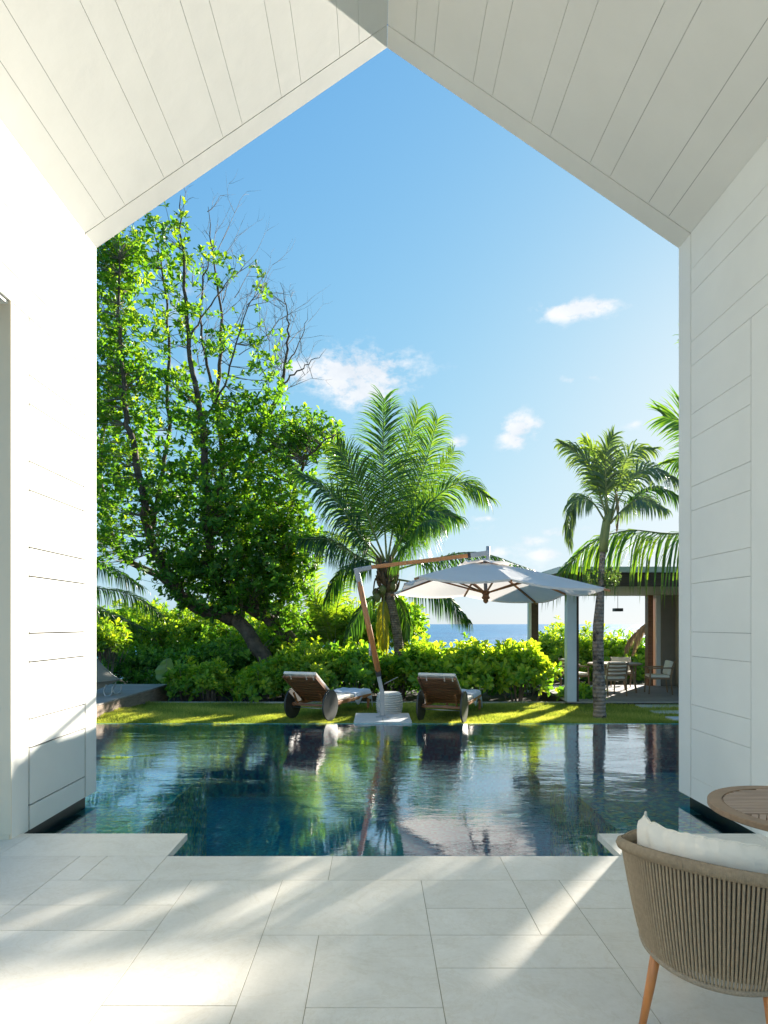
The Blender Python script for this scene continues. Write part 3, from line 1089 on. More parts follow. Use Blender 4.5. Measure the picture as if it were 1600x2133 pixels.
CF = [
    # points (px, py, depth offset), leaflets, length, normal, droop, variation, angle
    ([(806, 1170), (801, 1080), (798, 960), (800, 830)], 90, .86, (0, -1, .1), .10, .38, 62, 'palm_leaf'),
    ([(808, 1168), (826, 1060, .6), (850, 940, 1.0), (872, 852, 1.0)], 80, .80, (.3, -1, 0), .12, .62, 55, 'palm_leaf'),
    ([(812, 1165), (848, 1070, .2), (885, 970, .4), (912, 872, .5)], 80, .78, (.2, -1, .3), .2, .6, 58, 'palm_leaf'),
    ([(814, 1168), (862, 1090, -.2), (915, 1030, -.4), (965, 1005, -.5), (1016, 1036, -.5)], 95, .80, (-.25, -.8, .65), .35, .6, 60, 'palm_leaf'),
    ([(812, 1170), (845, 1100, .8), (895, 1010, 1.4), (945, 940, 1.8)], 80, .75, (.1, -1, .3), .2, .72, 55, 'palm_leaf'),
    ([(812, 1172), (845, 1110, -.6), (890, 1064, -1.0), (948, 1078, -1.3)], 90, .82, (-.2, -.8, .7), .45, .42, 60, 'palm_leaf'),
    ([(802, 1168), (772, 1090, -.3), (742, 1000, -.6), (700, 925, -.8)], 85, .78, (.25, -1, .2), .2, .5, 58, 'palm_leaf'),
    ([(800, 1168), (752, 1100, .6), (715, 1010, 1.1), (690, 905, 1.3)], 75, .7, (.25, -1, .2), .2, .7, 55, 'palm_leaf'),
    ([(798, 1172), (750, 1115, -.5), (690, 1030, -.9), (620, 984, -1.1)], 90, .75, (.1, -.75, .8), .4, .25, 58, 'palm_leaf'),
    ([(798, 1178), (748, 1160, -.5), (690, 1125, -.9), (628, 1122, -1.2)], 85, .75, (0, -.6, 1), .6, .16, 60, 'palm_leaf'),
    ([(800, 1176), (760, 1150, 1.0), (715, 1120, 1.8), (650, 1100, 2.4)], 80, .75, (0, -.6, 1), .5, .6, 60, 'palm_leaf'),
    ([(798, 1185), (752, 1180, .2), (710, 1195, .3), (680, 1250, .4)], 70, .6, (-.4, -.8, .5), .8, .3, 62, 'palm_leaf'),
    ([(816, 1205), (870, 1215, -.2), (925, 1235, -.4), (976, 1292, -.5)], 75, .72, (.2, -.5, 1), .95, .4, 62, 'palm_leaf'),
    ([(816, 1190), (880, 1172, .3), (990, 1150, .6), (1112, 1188, .8)], 90, .70, (0, -.4, 1), .8, .35, 60, 'palm_leaf'),
    ([(812, 1180), (850, 1130, -1.1), (880, 1090, -1.8), (915, 1085, -2.3)], 75, .8, (-.2, -.7, .8), .6, .35, 60, 'palm_leaf'),
    ([(802, 1228), (798, 1270, -.1), (798, 1310, -.1), (802, 1352, 0)], 55, .40, (.2, -1, 0), .8, .6, 55, 'palm_leaf_yellow'),
    ([(812, 1225), (838, 1262, .2), (846, 1300, .3), (842, 1345, .3)], 50, .40, (.2, -1, 0), .9, .4, 55, 'palm_leaf'),
    ([(800, 1225), (760, 1260, .2), (735, 1300, .3), (720, 1340, .3)], 55, .55, (-.3, -.8, .5), .9, .25, 60, 'palm_leaf'),
]
for pts, nl, LM, N, dr, var, ang, mt in CF:
    frond(coco, PP(pts, cD), int(nl * 1.45), LM * 1.48, mt, N, dr * 1.7 + .14, .031, var, ang, r0=.032)

# slender palm on the lawn
sD = 11.5
base = P(1249, 1495, sD)
base.z = lawn_z(base.x, base.y) - .03
man = thing('slender_palm', 'slender ringed palm growing on the lawn in front of the pavilion', 'palm tree', base)
tp = spline([base] + PP([(1249, 1480), (1247, 1400), (1246, 1320), (1250, 1250), (1253, 1190), (1258, 1120)], sD), 5)
rr = []
for i, p in enumerate(tp):
    z = p.z
    rr.append(.12 if z < .0 else .098 + .016 * math.exp(-((z - .3) / .35) ** 2) if z < 1.7 else max(.056, .092 - (z - 1.7) * .05))
m = MB()
m.tube([p - base for p in tp], rr, 16)
m.build('trunk', M['palm_trunk'], man, smooth=True)
m = MB()
m.tube([P(1257, 1150, sD) - base, P(1259, 1120, sD) - base, P(1264, 1085, sD) - base, P(1270, 1060, sD) - base], [.075, .085, .075, .045], 12)
m.build('crownshaft', M['rachis'], man, smooth=True)
SF = [
    ([(1266, 1090), (1250, 1030, -.1), (1225, 965, -.2), (1168, 924, -.3)], 46, .52, (.2, -1, .2), .35, .55, 46, 'palm_leaf_grey'),
    ([(1266, 1088), (1256, 1010, .1), (1240, 950, .2), (1215, 915, .2)], 40, .48, (.2, -1, .2), .25, .95, 42, 'palm_leaf'),
    ([(1264, 1092), (1234, 1046, -.3), (1200, 1040, -.5), (1184, 1085, -.5), (1188, 1135, -.5)], 44, .46, (.5, -.8, .3), .9, .35, 50, 'palm_leaf_grey'),
    ([(1268, 1088), (1262, 1010, -.2), (1262, 950, -.3), (1278, 905, -.3)], 44, .50, (0, -1, 0), .25, .5, 44, 'palm_leaf_grey'),
    ([(1272, 1085), (1288, 1010, .1), (1312, 945, .2), (1366, 935, .3)], 46, .52, (-.2, -1, .2), .45, .6, 48, 'palm_leaf_grey'),
    ([(1272, 1085), (1300, 1020, -.1), (1350, 975, -.2), (1425, 1010, -.2)], 50, .50, (-.2, -.8, .6), .6, .5, 50, 'palm_leaf_grey'),
    ([(1272, 1090), (1310, 1050, .2), (1370, 1015, .3), (1430, 1050, .4)], 50, .50, (-.2, -.8, .6), .8, .42, 50, 'palm_leaf'),
    ([(1270, 1090), (1300, 1060, -.6), (1335, 1040, -1.0), (1385, 1060, -1.3)], 42, .5, (-.2, -.8, .6), .8, .45, 50, 'palm_leaf_grey'),
    ([(1266, 1090), (1255, 1050, .7), (1240, 1010, 1.1), (1225, 985, 1.4)], 40, .5, (.2, -1, .2), .4, .6, 48, 'palm_leaf'),
    ([(1268, 1090), (1280, 1040, .6), (1298, 985, 1.1), (1330, 960, 1.5)], 40, .5, (-.2, -1, .2), .5, .7, 48, 'palm_leaf'),
    ([(1274, 1000), (1284, 1030, -.1), (1287, 1065, -.1), (1285, 1105, -.1)], 20, .12, (0, -1, 0), .9, .5, 25, 'palm_leaf_dry'),
]
for pts, nl, LM, N, dr, var, ang, mt in SF:
    frond(man, PP(pts, sD), int(nl * 1.15), LM * 1.12, mt, N, dr * 1.3 + .1, .034, var, ang, r0=.02, start=.3)
for (px, lab) in ((1236, 'small grey green tuft clinging to the palm trunk on its parasol side'), (1272, 'bushier green tuft clinging to the palm trunk on its pavilion side')):
    c = P(px, 1203, sD)
    q = norm(rng.normal(0, 1, (80, 3)))
    V, T, v = rosettes(q * .17 * np.array([.9, .6, .8]), q + np.array([0, 0, .6]), 6, .07, .022, LEAF4)
    o = raw_mesh('epiphyte', V, T, M['palm_leaf_grey'], var=v)
    o.location = c
    tag(o, lab, 'plant', 'tufts on the slender palm')

# palm that stands beyond the right wall; only its leaves reach into view
rD = 12.6
base = Vector((7.7, rD, -.2))
rp = thing('coconut_palm', 'coconut palm beyond the right wall whose long leaf hangs over the pavilion roof', 'palm tree', base)
m = MB()
top = P(1540, 1080, rD)
m.tube([q - base for q in spline([base, (7.6, rD, 1.5), top], 6)], .15, 14)
m.build('trunk', M['coco_trunk'], rp, smooth=True)
RF = [
    ([(1620, 1100), (1500, 1105, -.1), (1400, 1112, -.2), (1310, 1105, -.2), (1235, 1130, -.2), (1160, 1202, -.2)], 92, 2.0, (0, -.35, 1), 1.5, .62, 58, .045),
    ([(1560, 1080), (1500, 960, -.1), (1450, 890, -.2), (1380, 866, -.2)], 75, 1.3, (.3, -1, .2), .2, .6, 62, .04),
    ([(1560, 1075), (1550, 950, .1), (1510, 820, .2), (1465, 740, .2), (1425, 700, .2)], 70, .95, (.3, -1, .2), .3, .55, 55, .036),
    ([(1560, 1080), (1510, 1000, .3), (1450, 955, .5), (1395, 965, .6)], 60, 1.1, (.2, -.8, .6), .6, .55, 55, .036),
    ([(1540, 1080), (1590, 950, .3), (1640, 850, .5), (1720, 820, .6)], 60, .8, (.2, -.8, .6), .6, .55, 55, .036),
    ([(1540, 1080), (1600, 1040, .5), (1680, 1030, .8), (1760, 1100, 1.0)], 60, .8, (.2, -.8, .6), .8, .55, 55, .036),
    ([(1540, 1080), (1545, 1000, 1), (1560, 950, 2), (1570, 960, 3)], 60, .8, (.2, 0, 1), .6, .55, 55, .036),
    ([(1540, 1080), (1545, 1000, -1), (1560, 950, -2), (1570, 960, -3)], 60, .8, (.2, 0, 1), .6, .55, 55, .036),
]
for pts, nl, LM, N, dr, var, ang, wd in RF:
    frond(rp, PP(pts, rD), nl, LM, 'palm_leaf', N, dr, wd, var, ang, r0=.03)

# palm behind the left wall
lD = 17.5
base = Vector((-9.6, lD, -.25))
lp = thing('coconut_palm', 'low coconut palm beyond the left wall with leaves drooping behind the deck', 'palm tree', base)
m = MB()
m.tube([(0, 0, 0), (.2, 0, 1.5), (.3, 0, 3.0)], [.16, .14, .13], 12)
m.build('trunk', M['coco_trunk'], lp, smooth=True)
for pts, var in (([(95, 1200), (150, 1175), (220, 1180), (300, 1225)], .25), ([(95, 1210), (180, 1222), (270, 1238), (350, 1290)], .3), ([(95, 1220), (150, 1250), (220, 1275), (300, 1310)], .22),
                 ([(95, 1205), (120, 1150), (160, 1120), (215, 1120)], .5), ([(95, 1220), (40, 1180), (-20, 1190), (-60, 1240)], .4), ([(95, 1225), (130, 1270), (180, 1310), (235, 1360)], .2)):
    frond(lp, PP(pts, lD), 80, .85, 'palm_leaf', (0, -.5, 1), .95, .032, var, 60, r0=.03)

# yellowish young palm sprays behind the parasol mast
yD = 18.0
base = P(690, 1380, yD)
base.z = -.3
yp = thing('young_palm', 'young yellow green palm sprouting among shrubs left of the parasol mast', 'palm tree', base)
for pts, mt, var in (([(700, 1360), (680, 1290), (650, 1240), (610, 1210)], 'palm_leaf', .8), ([(700, 1360), (700, 1280), (720, 1210), (760, 1180)], 'palm_leaf', .85),
                     ([(700, 1360), (735, 1290), (775, 1262), (815, 1262)], 'palm_leaf', .8), ([(700, 1360), (640, 1310), (590, 1290), (550, 1310)], 'palm_leaf', .65),
                     ([(695, 1360), (660, 1260), (655, 1200), (668, 1150)], 'palm_leaf', .9), ([(705, 1365), (740, 1320), (770, 1310), (792, 1330)], 'palm_leaf_yellow', .5)):
    frond(yp, PP(pts, yD), 55, .62, mt, (0, -1, .4), .4, .03, var, 55, r0=.02)

# grey dead leaf hanging beyond the pavilion
dD = 19.0
base = P(1350, 1300, dD)
dp = thing('dead_palm_frond', 'dry grey palm leaf hanging down beyond the pavilion table', 'palm frond', base)
frond(dp, PP([(1352, 1296), (1335, 1310), (1312, 1335), (1298, 1372)], dD), 60, .42, 'palm_leaf_dry', (.3, -1, .3), .9, .03, .5, 30, 'rachis_brown', r0=.03, start=.02)
frond(dp, PP([(1356, 1294), (1342, 1306, .1), (1330, 1326, .1), (1318, 1360, .1)], dD), 50, .4, 'palm_leaf_dry', (.3, -1, .3), .9, .03, .6, 30, 'rachis_brown', r0=.03, start=.02)

# ------------------------------------------------------------------ the big leafy tree on the left
tD = 16.0
base = P(575, 1400, tD)
base.z = -.28
tree = thing('leafy_tree', 'big leaning broadleaf tree with twin trunks and thinning top filling the left', 'tree', base)
LIMBS = [
    ([(556, 1400), (548, 1365), (528, 1335), (498, 1298), (455, 1280), (405, 1264), (368, 1228), (338, 1180), (312, 1120), (300, 1060, -.2), (290, 990, -.3), (274, 920, -.4), (262, 850, -.5), (256, 760, -.5), (246, 660, -.5), (248, 540, -.5)], .19, .02),
    ([(640, 1400, .5), (625, 1370, .5), (604, 1332, .4), (572, 1300, .3), (530, 1272, .2), (478, 1238, .1), (445, 1190), (434, 1120), (432, 1040), (426, 960), (419, 880), (406, 800), (394, 700), (386, 600), (378, 500), (375, 408)], .19, .010),
    ([(440, 1110), (462, 1000, .3), (463, 920, .4), (452, 850, .5), (458, 760, .5), (460, 660, .5), (446, 560, .5), (432, 432, .5)], .09, .006),
    ([(452, 850, .5), (440, 800, .4), (425, 720, .3), (418, 640, .3), (430, 560, .3), (450, 500, .3)], .05, .006),
    ([(478, 1238, .1), (520, 1120, .5), (512, 1010, .7), (535, 930, .8), (558, 870, .8), (583, 818, .8), (594, 760, .8), (600, 700, .8), (597, 655, .8), (584, 590, .8)], .09, .005),
    ([(583, 818, .8), (600, 790, .8), (625, 770, .7), (650, 752, .7), (678, 728, .7)], .03, .003),
    ([(594, 760, .8), (612, 735, .9), (632, 690, 1.0), (640, 640, 1)], .02, .003),
    ([(530, 1272, .2), (580, 1180, .4), (602, 1080, .3), (622, 990, .1), (655, 935, -.6), (704, 900, -.6)], .08, .01),
    ([(312, 1120), (335, 1010, .3), (352, 900, .5), (347, 800, .6), (350, 700, .6), (345, 610, .6), (330, 520, .6), (310, 470, .6)], .06, .008),
    ([(405, 1264), (330, 1200, .8), (250, 1150, 1.0), (222, 1060, 1.0), (208, 960, 1.0), (222, 860, 1), (232, 760, 1), (225, 660, 1), (236, 560, 1)], .09, .012),
    ([(419, 880), (460, 820, -.3), (485, 740, -.5), (520, 640, -.6), (545, 600, -.6)], .035, .004),
    ([(394, 700), (430, 650, .3), (470, 590, .4), (535, 540, .5)], .025, .004),
    ([(498, 1298), (520, 1200, .6), (500, 1120, .8), (480, 1040, .8)], .07, .012),
    ([(572, 1300), (600, 1220, .5), (620, 1160, .6), (650, 1100, .6)], .06, .010),
]
LB = [(230, 560, 60, 90, 150), (262, 520, 60, 50, 70), (250, 700, 80, 110, 200), (240, 850, 75, 110, 270), (235, 1000, 70, 110, 190), (225, 1130, 50, 60, 70),
      (325, 500, 28, 50, 22), (378, 500, 26, 60, 22), (385, 600, 50, 70, 24), (450, 560, 45, 60, 14), (372, 690, 55, 60, 30), (460, 720, 55, 60, 24), (545, 600, 20, 60, 5),
      (545, 740, 50, 60, 24), (350, 820, 85, 70, 85), (430, 860, 80, 70, 85), (545, 850, 55, 70, 90), (640, 910, 65, 42, 130), (575, 950, 75, 70, 130), (480, 920, 60, 60, 90),
      (400, 990, 100, 80, 190), (510, 1040, 110, 90, 300), (430, 1120, 110, 80, 270), (560, 1130, 95, 100, 340), (340, 1060, 60, 70, 90), (480, 1215, 125, 60, 300), (470, 1262, 90, 26, 60), (600, 1290, 45, 40, 60), (620, 1120, 50, 80, 130),
      (300, 1150, 50, 50, 34), (580, 1215, 60, 50, 150), (390, 1190, 60, 45, 110)]
limb_pts = []
mb = MB()
for pts, ra, rb in LIMBS:
    c = spline(PP(pts, tD), 4)
    n_ = len(c)
    c = [q + Vector((rnd.gauss(0, .025), rnd.gauss(0, .03), rnd.gauss(0, .02))) for q in c]
    mb.tube([q - base for q in c], [ra * (1 - i / (n_ - 1)) ** .9 + rb for i in range(n_)], 9 if ra > .05 else 6)
    limb_pts += [(q - base) for q in c[3:]]
mb.build('trunk', M['bark'], tree, smooth=True)
LP = np.array([tuple(p) for p in limb_pts])
L_TREE, W_TREE = .19, .098
cen, axs, vc = [], [], []
for (px, py, rx, ry, n) in LB:
    n = int(n * 1.25)
    q = rng.normal(0, .52, (n, 3))
    ln = np.linalg.norm(q, axis=1)
    q = q / np.maximum(1, ln / 1.15)[:, None]
    c = P(px, py, tD) - base
    rd = max(.9, min(rx, ry) / F * tD * 1.1)
    p = np.array(c) + q * np.array([rx / F * tD, rd, ry / F * tD])
    cen.append(p)
    axs.append(q * .6 + np.array([0, 0, .8]) + rng.normal(0, .35, (n, 3)))
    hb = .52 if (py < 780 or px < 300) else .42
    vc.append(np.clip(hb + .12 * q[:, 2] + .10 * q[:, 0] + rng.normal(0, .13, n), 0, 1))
cen, axs, vc = np.concatenate(cen), np.concatenate(axs), np.concatenate(vc)
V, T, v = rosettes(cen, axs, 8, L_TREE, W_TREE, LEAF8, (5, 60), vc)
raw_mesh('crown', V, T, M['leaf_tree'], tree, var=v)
# a few yellow leaves
iy = rng.choice(len(cen), 60, replace=False)
V, T, v = rosettes(np.zeros((1, 3)), np.array([[0, 0, 1.0]]), 1, .19, .10, LEAF8, (5, 10))
yl = raw_mesh('yellow_leaf', V, T, M['leaf_yellow'], tree, var=v)
for q_, i in enumerate(iy):
    o = yl if q_ == 0 else link(yl.copy())
    o.parent = tree
    o.location = cen[i] + np.array([0, -.15, 0])
    o.rotation_euler = (rnd.uniform(.2, 1.4), rnd.uniform(-.5, .5), rnd.uniform(0, 6.28))
tw = MB()
for i in range(0, len(cen), 2):
    d = np.linalg.norm(LP - cen[i] + np.array([0, 0, .25]), axis=1)
    j = int(np.argmin(d))
    a, b = Vector(LP[j]), Vector(cen[i])
    mid = (a + b) / 2 + Vector((rnd.gauss(0, .06), rnd.gauss(0, .06), -.05 * (b - a).length))
    tw.tube([a, mid, b], [.011, .008, .005], 3, cap=False)


def bare(p, d, L, depth, r):
    n = 4
    pts = [p]
    for i in range(n):
        d = (d + Vector((rnd.gauss(0, .16), rnd.gauss(0, .16), rnd.gauss(.05, .1)))).normalized()
        pts.append(pts[-1] + d * L / n)
    tw.tube(pts, [r * (1 - .7 * i / n) for i in range(n + 1)], 4, cap=False)
    if depth > 0:
        for k in range(3):
            i = rnd.choice((1, 2, 3, 4))
            dd = (d + Vector((rnd.gauss(0, .6), rnd.gauss(0, .5), rnd.gauss(.1, .4)))).normalized()
            bare(pts[i], dd, L * .62, depth - 1, r * .55)


for (px, py, off, n, L) in ((597, 700, .8, 3, 1.1), (640, 760, .7, 3, 1.0), (600, 640, .8, 2, .8), (450, 560, .3, 3, 1.0), (435, 480, .5, 2, .6), (500, 680, -.5, 4, 1.0), (545, 780, .5, 6, 1.0), (520, 620, -.6, 5, 1.0),
                            (400, 600, 0, 5, 1.0), (420, 760, .2, 6, 1.1), (470, 640, .4, 5, 1.1), (380, 480, 0, 1, .5), (585, 800, .8, 5, 1.0), (560, 700, .5, 5, 1.1)):
    for k in range(n):
        p = P(px + rnd.gauss(0, 10), py + rnd.gauss(0, 20), tD + off) - base
        bare(p, Vector((rnd.gauss(.35, .5), rnd.gauss(0, .4), .9)).normalized(), L * rnd.uniform(.6, 1.1), 2, .011)
tw.build('twig', M['twig'], tree)

# ------------------------------------------------------------------ shrubs
SH = [
    # bright beach shrubs along the lawn
    ('bright yellow green shrub between the coconut trunk and the lounger', 895, 1398, 62, 47, 15.2, .9, 520, 'leaf_hedge', .55),
    ('tallest bright yellow green shrub right behind the lounger beside the parasol foot', 985, 1402, 78, 52, 15.0, 1.0, 760, 'leaf_hedge', .62),
    ('bright yellow green shrub nearest the pavilion deck, left of its back post', 1078, 1402, 58, 50, 14.9, .9, 560, 'leaf_hedge', .66),
    ('rounded green shrub behind the lounger left of the parasol mast', 640, 1402, 80, 52, 15.0, 1.0, 640, 'leaf_shrub', .62),
    ('green shrub behind the ringed white stool', 735, 1402, 62, 48, 15.3, .9, 420, 'leaf_hedge', .4),
    ('green shrub around the foot of the coconut palm', 812, 1412, 50, 46, 15.9, .8, 360, 'leaf_shrub', .6),
    # behind
    ('tall green thicket left of the parasol mast with its top against the sky', 690, 1320, 95, 75, 19.5, 1.4, 700, 'leaf_shrub', .6),
    ('sunny green bush behind the coconut trunk whose edge meets the sea', 838, 1310, 42, 62, 19.0, 1.1, 420, 'leaf_hedge', .45),
    ('green bush behind the parasol mast', 765, 1330, 60, 60, 18.6, 1.1, 420, 'leaf_shrub', .5),
    ('green seaside bush left of the pavilion front post', 1160, 1375, 50, 60, 20.5, 1.2, 520, 'leaf_shrub', .62),
    ('green seaside bush seen through the pavilion behind the palm trunk', 1240, 1378, 55, 56, 20.5, 1.2, 520, 'leaf_shrub', .62),
    ('green seaside bush below the dry palm leaf beyond the pavilion table', 1315, 1385, 55, 52, 20.8, 1.2, 480, 'leaf_hedge', .35),
    # left jungle
    ('broad sunlit green thicket under the leaning trunks', 420, 1330, 120, 66, 19.0, 1.6, 900, 'leaf_shrub', .60),
    ('tall green thicket beyond the timber deck', 285, 1330, 100, 68, 20.0, 1.6, 720, 'leaf_shrub', .50),
    ('green bush peeping over the sling chair', 222, 1345, 34, 40, 15.8, .7, 190, 'leaf_shrub', .62),
    ('dark green thicket rising right behind the deck', 330, 1395, 110, 50, 17.8, 1.3, 640, 'leaf_dark', .45),
    ('dark green thicket in the shade of the leaning trunks', 480, 1385, 100, 58, 17.2, 1.3, 700, 'leaf_dark', .5),
    ('green bush at the foot of the twin trunks', 575, 1372, 70, 62, 17.6, 1.2, 540, 'leaf_shrub', .45),
    ('leafy low shrub just right of the deck corner', 395, 1432, 38, 38, 14.6, .6, 210, 'leaf_shrub', .45),
    ('leafy low shrub with broad leaves left of the strappy plant', 440, 1425, 30, 40, 14.4, .5, 170, 'leaf_shrub', .62),
    ('leafy low shrub left of the nearest lounger', 545, 1432, 50, 34, 14.5, .6, 260, 'leaf_shrub', .6),
    ('low green sprout beside the step of the pavilion deck', 1205, 1452, 34, 12, 14.3, .35, 60, 'leaf_hedge', .4),
]
for (lab, px, py, rx, ry, D, rd, n, mt, br) in SH:
    big = mt == 'leaf_hedge'
    shrub('shrub', lab, 'shrub', px, py, rx, ry, D, rd, int(n * (1.0 if big else 1.2)), .23 if big else .185, .095 if big else .078, mt, 9, -.27, br,
          group='shrubs and bushes around the garden')

# a tree beyond the pavilion, whose thin crown dapples the light on the terrace
def far_tree(name, label, x, y, z0, crown, n):
    root = thing(name, label, 'tree', (x, y, -.3))
    mb_ = MB()
    mb_.tube(spline([(0, 0, 0), (.2, 0, 1.5), (0, .1, z0)], 4), [.16] * 4 + [.12] * 5, 9)
    cs = []
    for (cx_, cy_, cz_, rr_) in crown:
        p = np.array([cx_, cy_, cz_])
        mb_.tube(spline([(0, .1, z0), Vector(p * .5) + Vector((0, 0, z0 * .45)), Vector(p)], 3), [.08, .07, .06, .05, .04, .03, .015], 6)
        cs.append(p + rng.normal(0, rr_ * .5, (n, 3)))
    mb_.build('trunk', M['bark'], root, smooth=True)
    cs = np.concatenate(cs)
    V, T, v = rosettes(cs, rng.normal(0, .5, cs.shape) + np.array([0, 0, .8]), 8, .2, .10, LEAF4)
    raw_mesh('crown', V, T, M['leaf_tree'], root, var=v)


far_tree('leafy_tree', 'thin crowned tree standing beyond the pavilion outside the right wall', 12.0, 18.5, 3.0,
         [(rnd.uniform(-2.6, 3.8), rnd.uniform(-.9, .9), rnd.uniform(3.2, 6.9), rnd.uniform(.2, .36)) for _ in range(30)], 26)


# dark mass of far growth that closes the gaps
N = 2600
pos = np.stack([rng.uniform(-14, .3, N), rng.uniform(20.5, 24, N), rng.random(N) ** .8 * 2.6 - .3], 1)
lim = 1.7 + .5 * np.sin(pos[:, 0] * 1.3) + .3 * np.sin(pos[:, 0] * 3.1)
pos[:, 2] = np.minimum(pos[:, 2], lim)
V1 = rosettes(pos, rng.normal(0, .5, (N, 3)) + np.array([0, -.3, .8]), 9, .24, .10, LEAF4, varc=rng.uniform(.2, .8, N))
N = 900
pos = np.stack([rng.uniform(-10, 4.4, N), rng.uniform(15.8, 17.5, N), rng.uniform(-.25, .35, N)], 1)
V2 = rosettes(pos, rng.normal(0, .5, (N, 3)) + np.array([0, -.3, .8]), 8, .2, .09, LEAF4, varc=rng.uniform(.1, .6, N))
N = 1300
pos = np.stack([rng.uniform(3, 14, N), rng.uniform(21.5, 24, N), rng.uniform(-.4, .3, N)], 1)
V3 = rosettes(pos, rng.normal(0, .5, (N, 3)) + np.array([0, -.3, .8]), 9, .22, .09, LEAF4, varc=rng.uniform(.3, .8, N))
V, T, v = merge([V1, V2, V3])
tag(raw_mesh('undergrowth', V, T, M['leaf_dark'], var=v), 'dense dark undergrowth filling the background under trees', 'undergrowth', kind='stuff')


def strap_leaves(root, cen, n, L, w, mat, name='leaf', spread=.6, up=1.0):
    for j in range(n):
        a = rnd.uniform(0, 6.28)
        d = Vector((math.cos(a) * spread * rnd.uniform(.3, 1), math.sin(a) * spread * rnd.uniform(.3, 1), up)).normalized()
        s = d.cross(Vector((0, 0, 1))).normalized()
        q = Vector(cen)
        V, T = [], []
        K = 6
        LL = L * rnd.uniform(.7, 1.1)
        for k in range(K + 1):
            ww = w * (math.sin(math.pi * (.12 + .86 * k / K)) ** .7)
            fold = Vector((0, 0, ww * .25))
            V += [q - s * ww / 2 + fold, q, q + s * ww / 2 + fold]
            d = (d + Vector((0, 0, -.16 - .05 * k))).normalized()
            q = q + d * LL / K
        for k in range(K):
            b = 3 * k
            for c in (0, 1):
                T += [(b + c, b + c + 1, b + c + 4), (b + c, b + c + 4, b + c + 3)]
        raw_mesh(name, [tuple(p) for p in V], T, M[mat], root, var=[min(1, max(0, .5 + rnd.gauss(0, .25)))] * len(V))


c = P(500, 1450, 14.3)
c.z = -.25
sp_ = thing('strappy_plant', 'clump of long yellow green strap leaves with a red flower beside the lawn', 'plant', c)
for k in range(5):
    strap_leaves(sp_, (rnd.uniform(-.45, .45), rnd.uniform(-.2, .2), .0), 8, .75, .07, 'leaf_hedge')
mm = MB()
mm.tube([(-.65, 0, 0), (-.66, 0, .5), (-.64, 0, .78)], [.012, .01, .008], 5)
fs_ = mm.build('flower_stalk', M['twig'], sp_)
mm = MB()
mm.lathe([(.003, 0), (.025, .03), (.03, .08), (.018, .14), (.003, .18)], 8, (-.64, 0, .76))
mm.build('flower', M['flower'], fs_, smooth=True)

# a single big pale leaf standing behind the deck corner
c = P(345, 1440, 15.0)
c.z = -.2
bl = thing('broadleaf_plant', 'plant with one big upright pale green leaf behind the deck corner', 'plant', c)
V, T = [], []
K = 10
H0, H1 = .35, 1.0
for k in range(K + 1):
    t = k / K
    ww = .42 * math.sin(math.pi * (.08 + .9 * t)) ** .8
    z = H0 + (H1 - H0) * t * 1.0
    xo = .02 + .05 * t
    V += [(xo - ww * .75, .05 + .06 * math.sin(k * 2), z + .015 * math.sin(k * 3)), (xo, -.02, z), (xo + ww * .28, .12, z)]
for k in range(K):
    b = 3 * k
    for c_ in (0, 1):
        T += [(b + c_, b + c_ + 1, b + c_ + 4), (b + c_, b + c_ + 4, b + c_ + 3)]
raw_mesh('leaf', V, T, leaf_mat('pale_leaf', (.16, .24, .09), (.24, .34, .14), (.34, .42, .2), .45), bl, var=[.5] * len(V))
mm = MB()
mm.tube([(0, 0, 0), (.01, -.02, .5), (.04, -.03, 1.02)], [.025, .02, .006], 6)
mm.build('stalk', M['rachis'], bl, smooth=True)
strap_leaves(bl, (-.3, 0, 0), 3, .5, .12, 'leaf_hedge')

# ------------------------------------------------------------------ timber deck on the left
T_ = .18
dk = thing('timber_deck', 'raised weathered timber deck behind the left wall edge', 'deck', (-5.0, 15.0, -.2))
for k in range(30):
    y1 = 15.0 - k * .145
    if y1 < 10.9: break
    mm = MB()
    mm.box(-4.2, 0, y1 - .14 - 15.0, y1 - 15.0, .35, .38)
    mm.build('plank', M['deck'], dk, bevel=.002, seg=1)
mm = MB()
mm.box(-4.2, -.03, 10.95 - 15.0, -.02, .0, .348)
mm.build('deck_base', pmat('deck_side', (.26, .19, .135), .85, .2, 3, bump=.004, bscale=12), dk)
mm = MB()
mm.box(-.03, -.004, 10.93 - 15.0, 0, -.03, .345)
mm.build('fascia_board', pmat('deck_fascia', (.34, .25, .18), .8, .25, 4, stretch=(6, 1, 6)), dk)

# sling chair on the deck
c = P(222, 1450, 12.5)
c.z = T_
lc = thing('sling_chair', 'low beige sling chair with bent metal legs on the timber deck', 'chair', c, R(0))


def side_pt(px, py, dy=0.0):
    q = P(px, py, 12.5)
    return Vector((q.x - c.x, dy, q.z - c.z))


for dy in (0, .45):
    mm = MB()
    mm.tube(spline([side_pt(222, 1426, dy), side_pt(216, 1440, dy), side_pt(221, 1450, dy), side_pt(232, 1446, dy), side_pt(234, 1430, dy)], 4), .014, 8)
    mm.build('leg', M['alu'], lc, smooth=True)
mm = MB()


def sling(u, v):
    top = side_pt(110 + 103 * u, 1357 + 9 * u)
    bot = side_pt(140 + 99 * u, 1462 - 43 * u)
    q = top.lerp(bot, v)
    q.x -= .05 * math.sin(math.pi * v) * u
    q.y = -.30 + .55 * v
    return tuple(q)


mm.grid(sling, 8, 8)
mm.build('backrest', M['sling'], lc, smooth=True)
mm = MB()
mm.tube([Vector(sling(1, k / 7)) for k in range(8)], .012, 8)
mm.build('back_rail', M['alu'], lc, smooth=True)
mm = MB()
mm.grid(lambda u, v: tuple(side_pt(180 + 62 * u, 1424 - 8 * u, -.1 + .6 * v)), 4, 4)
mm.build('seat', M['sling'], lc, smooth=True)

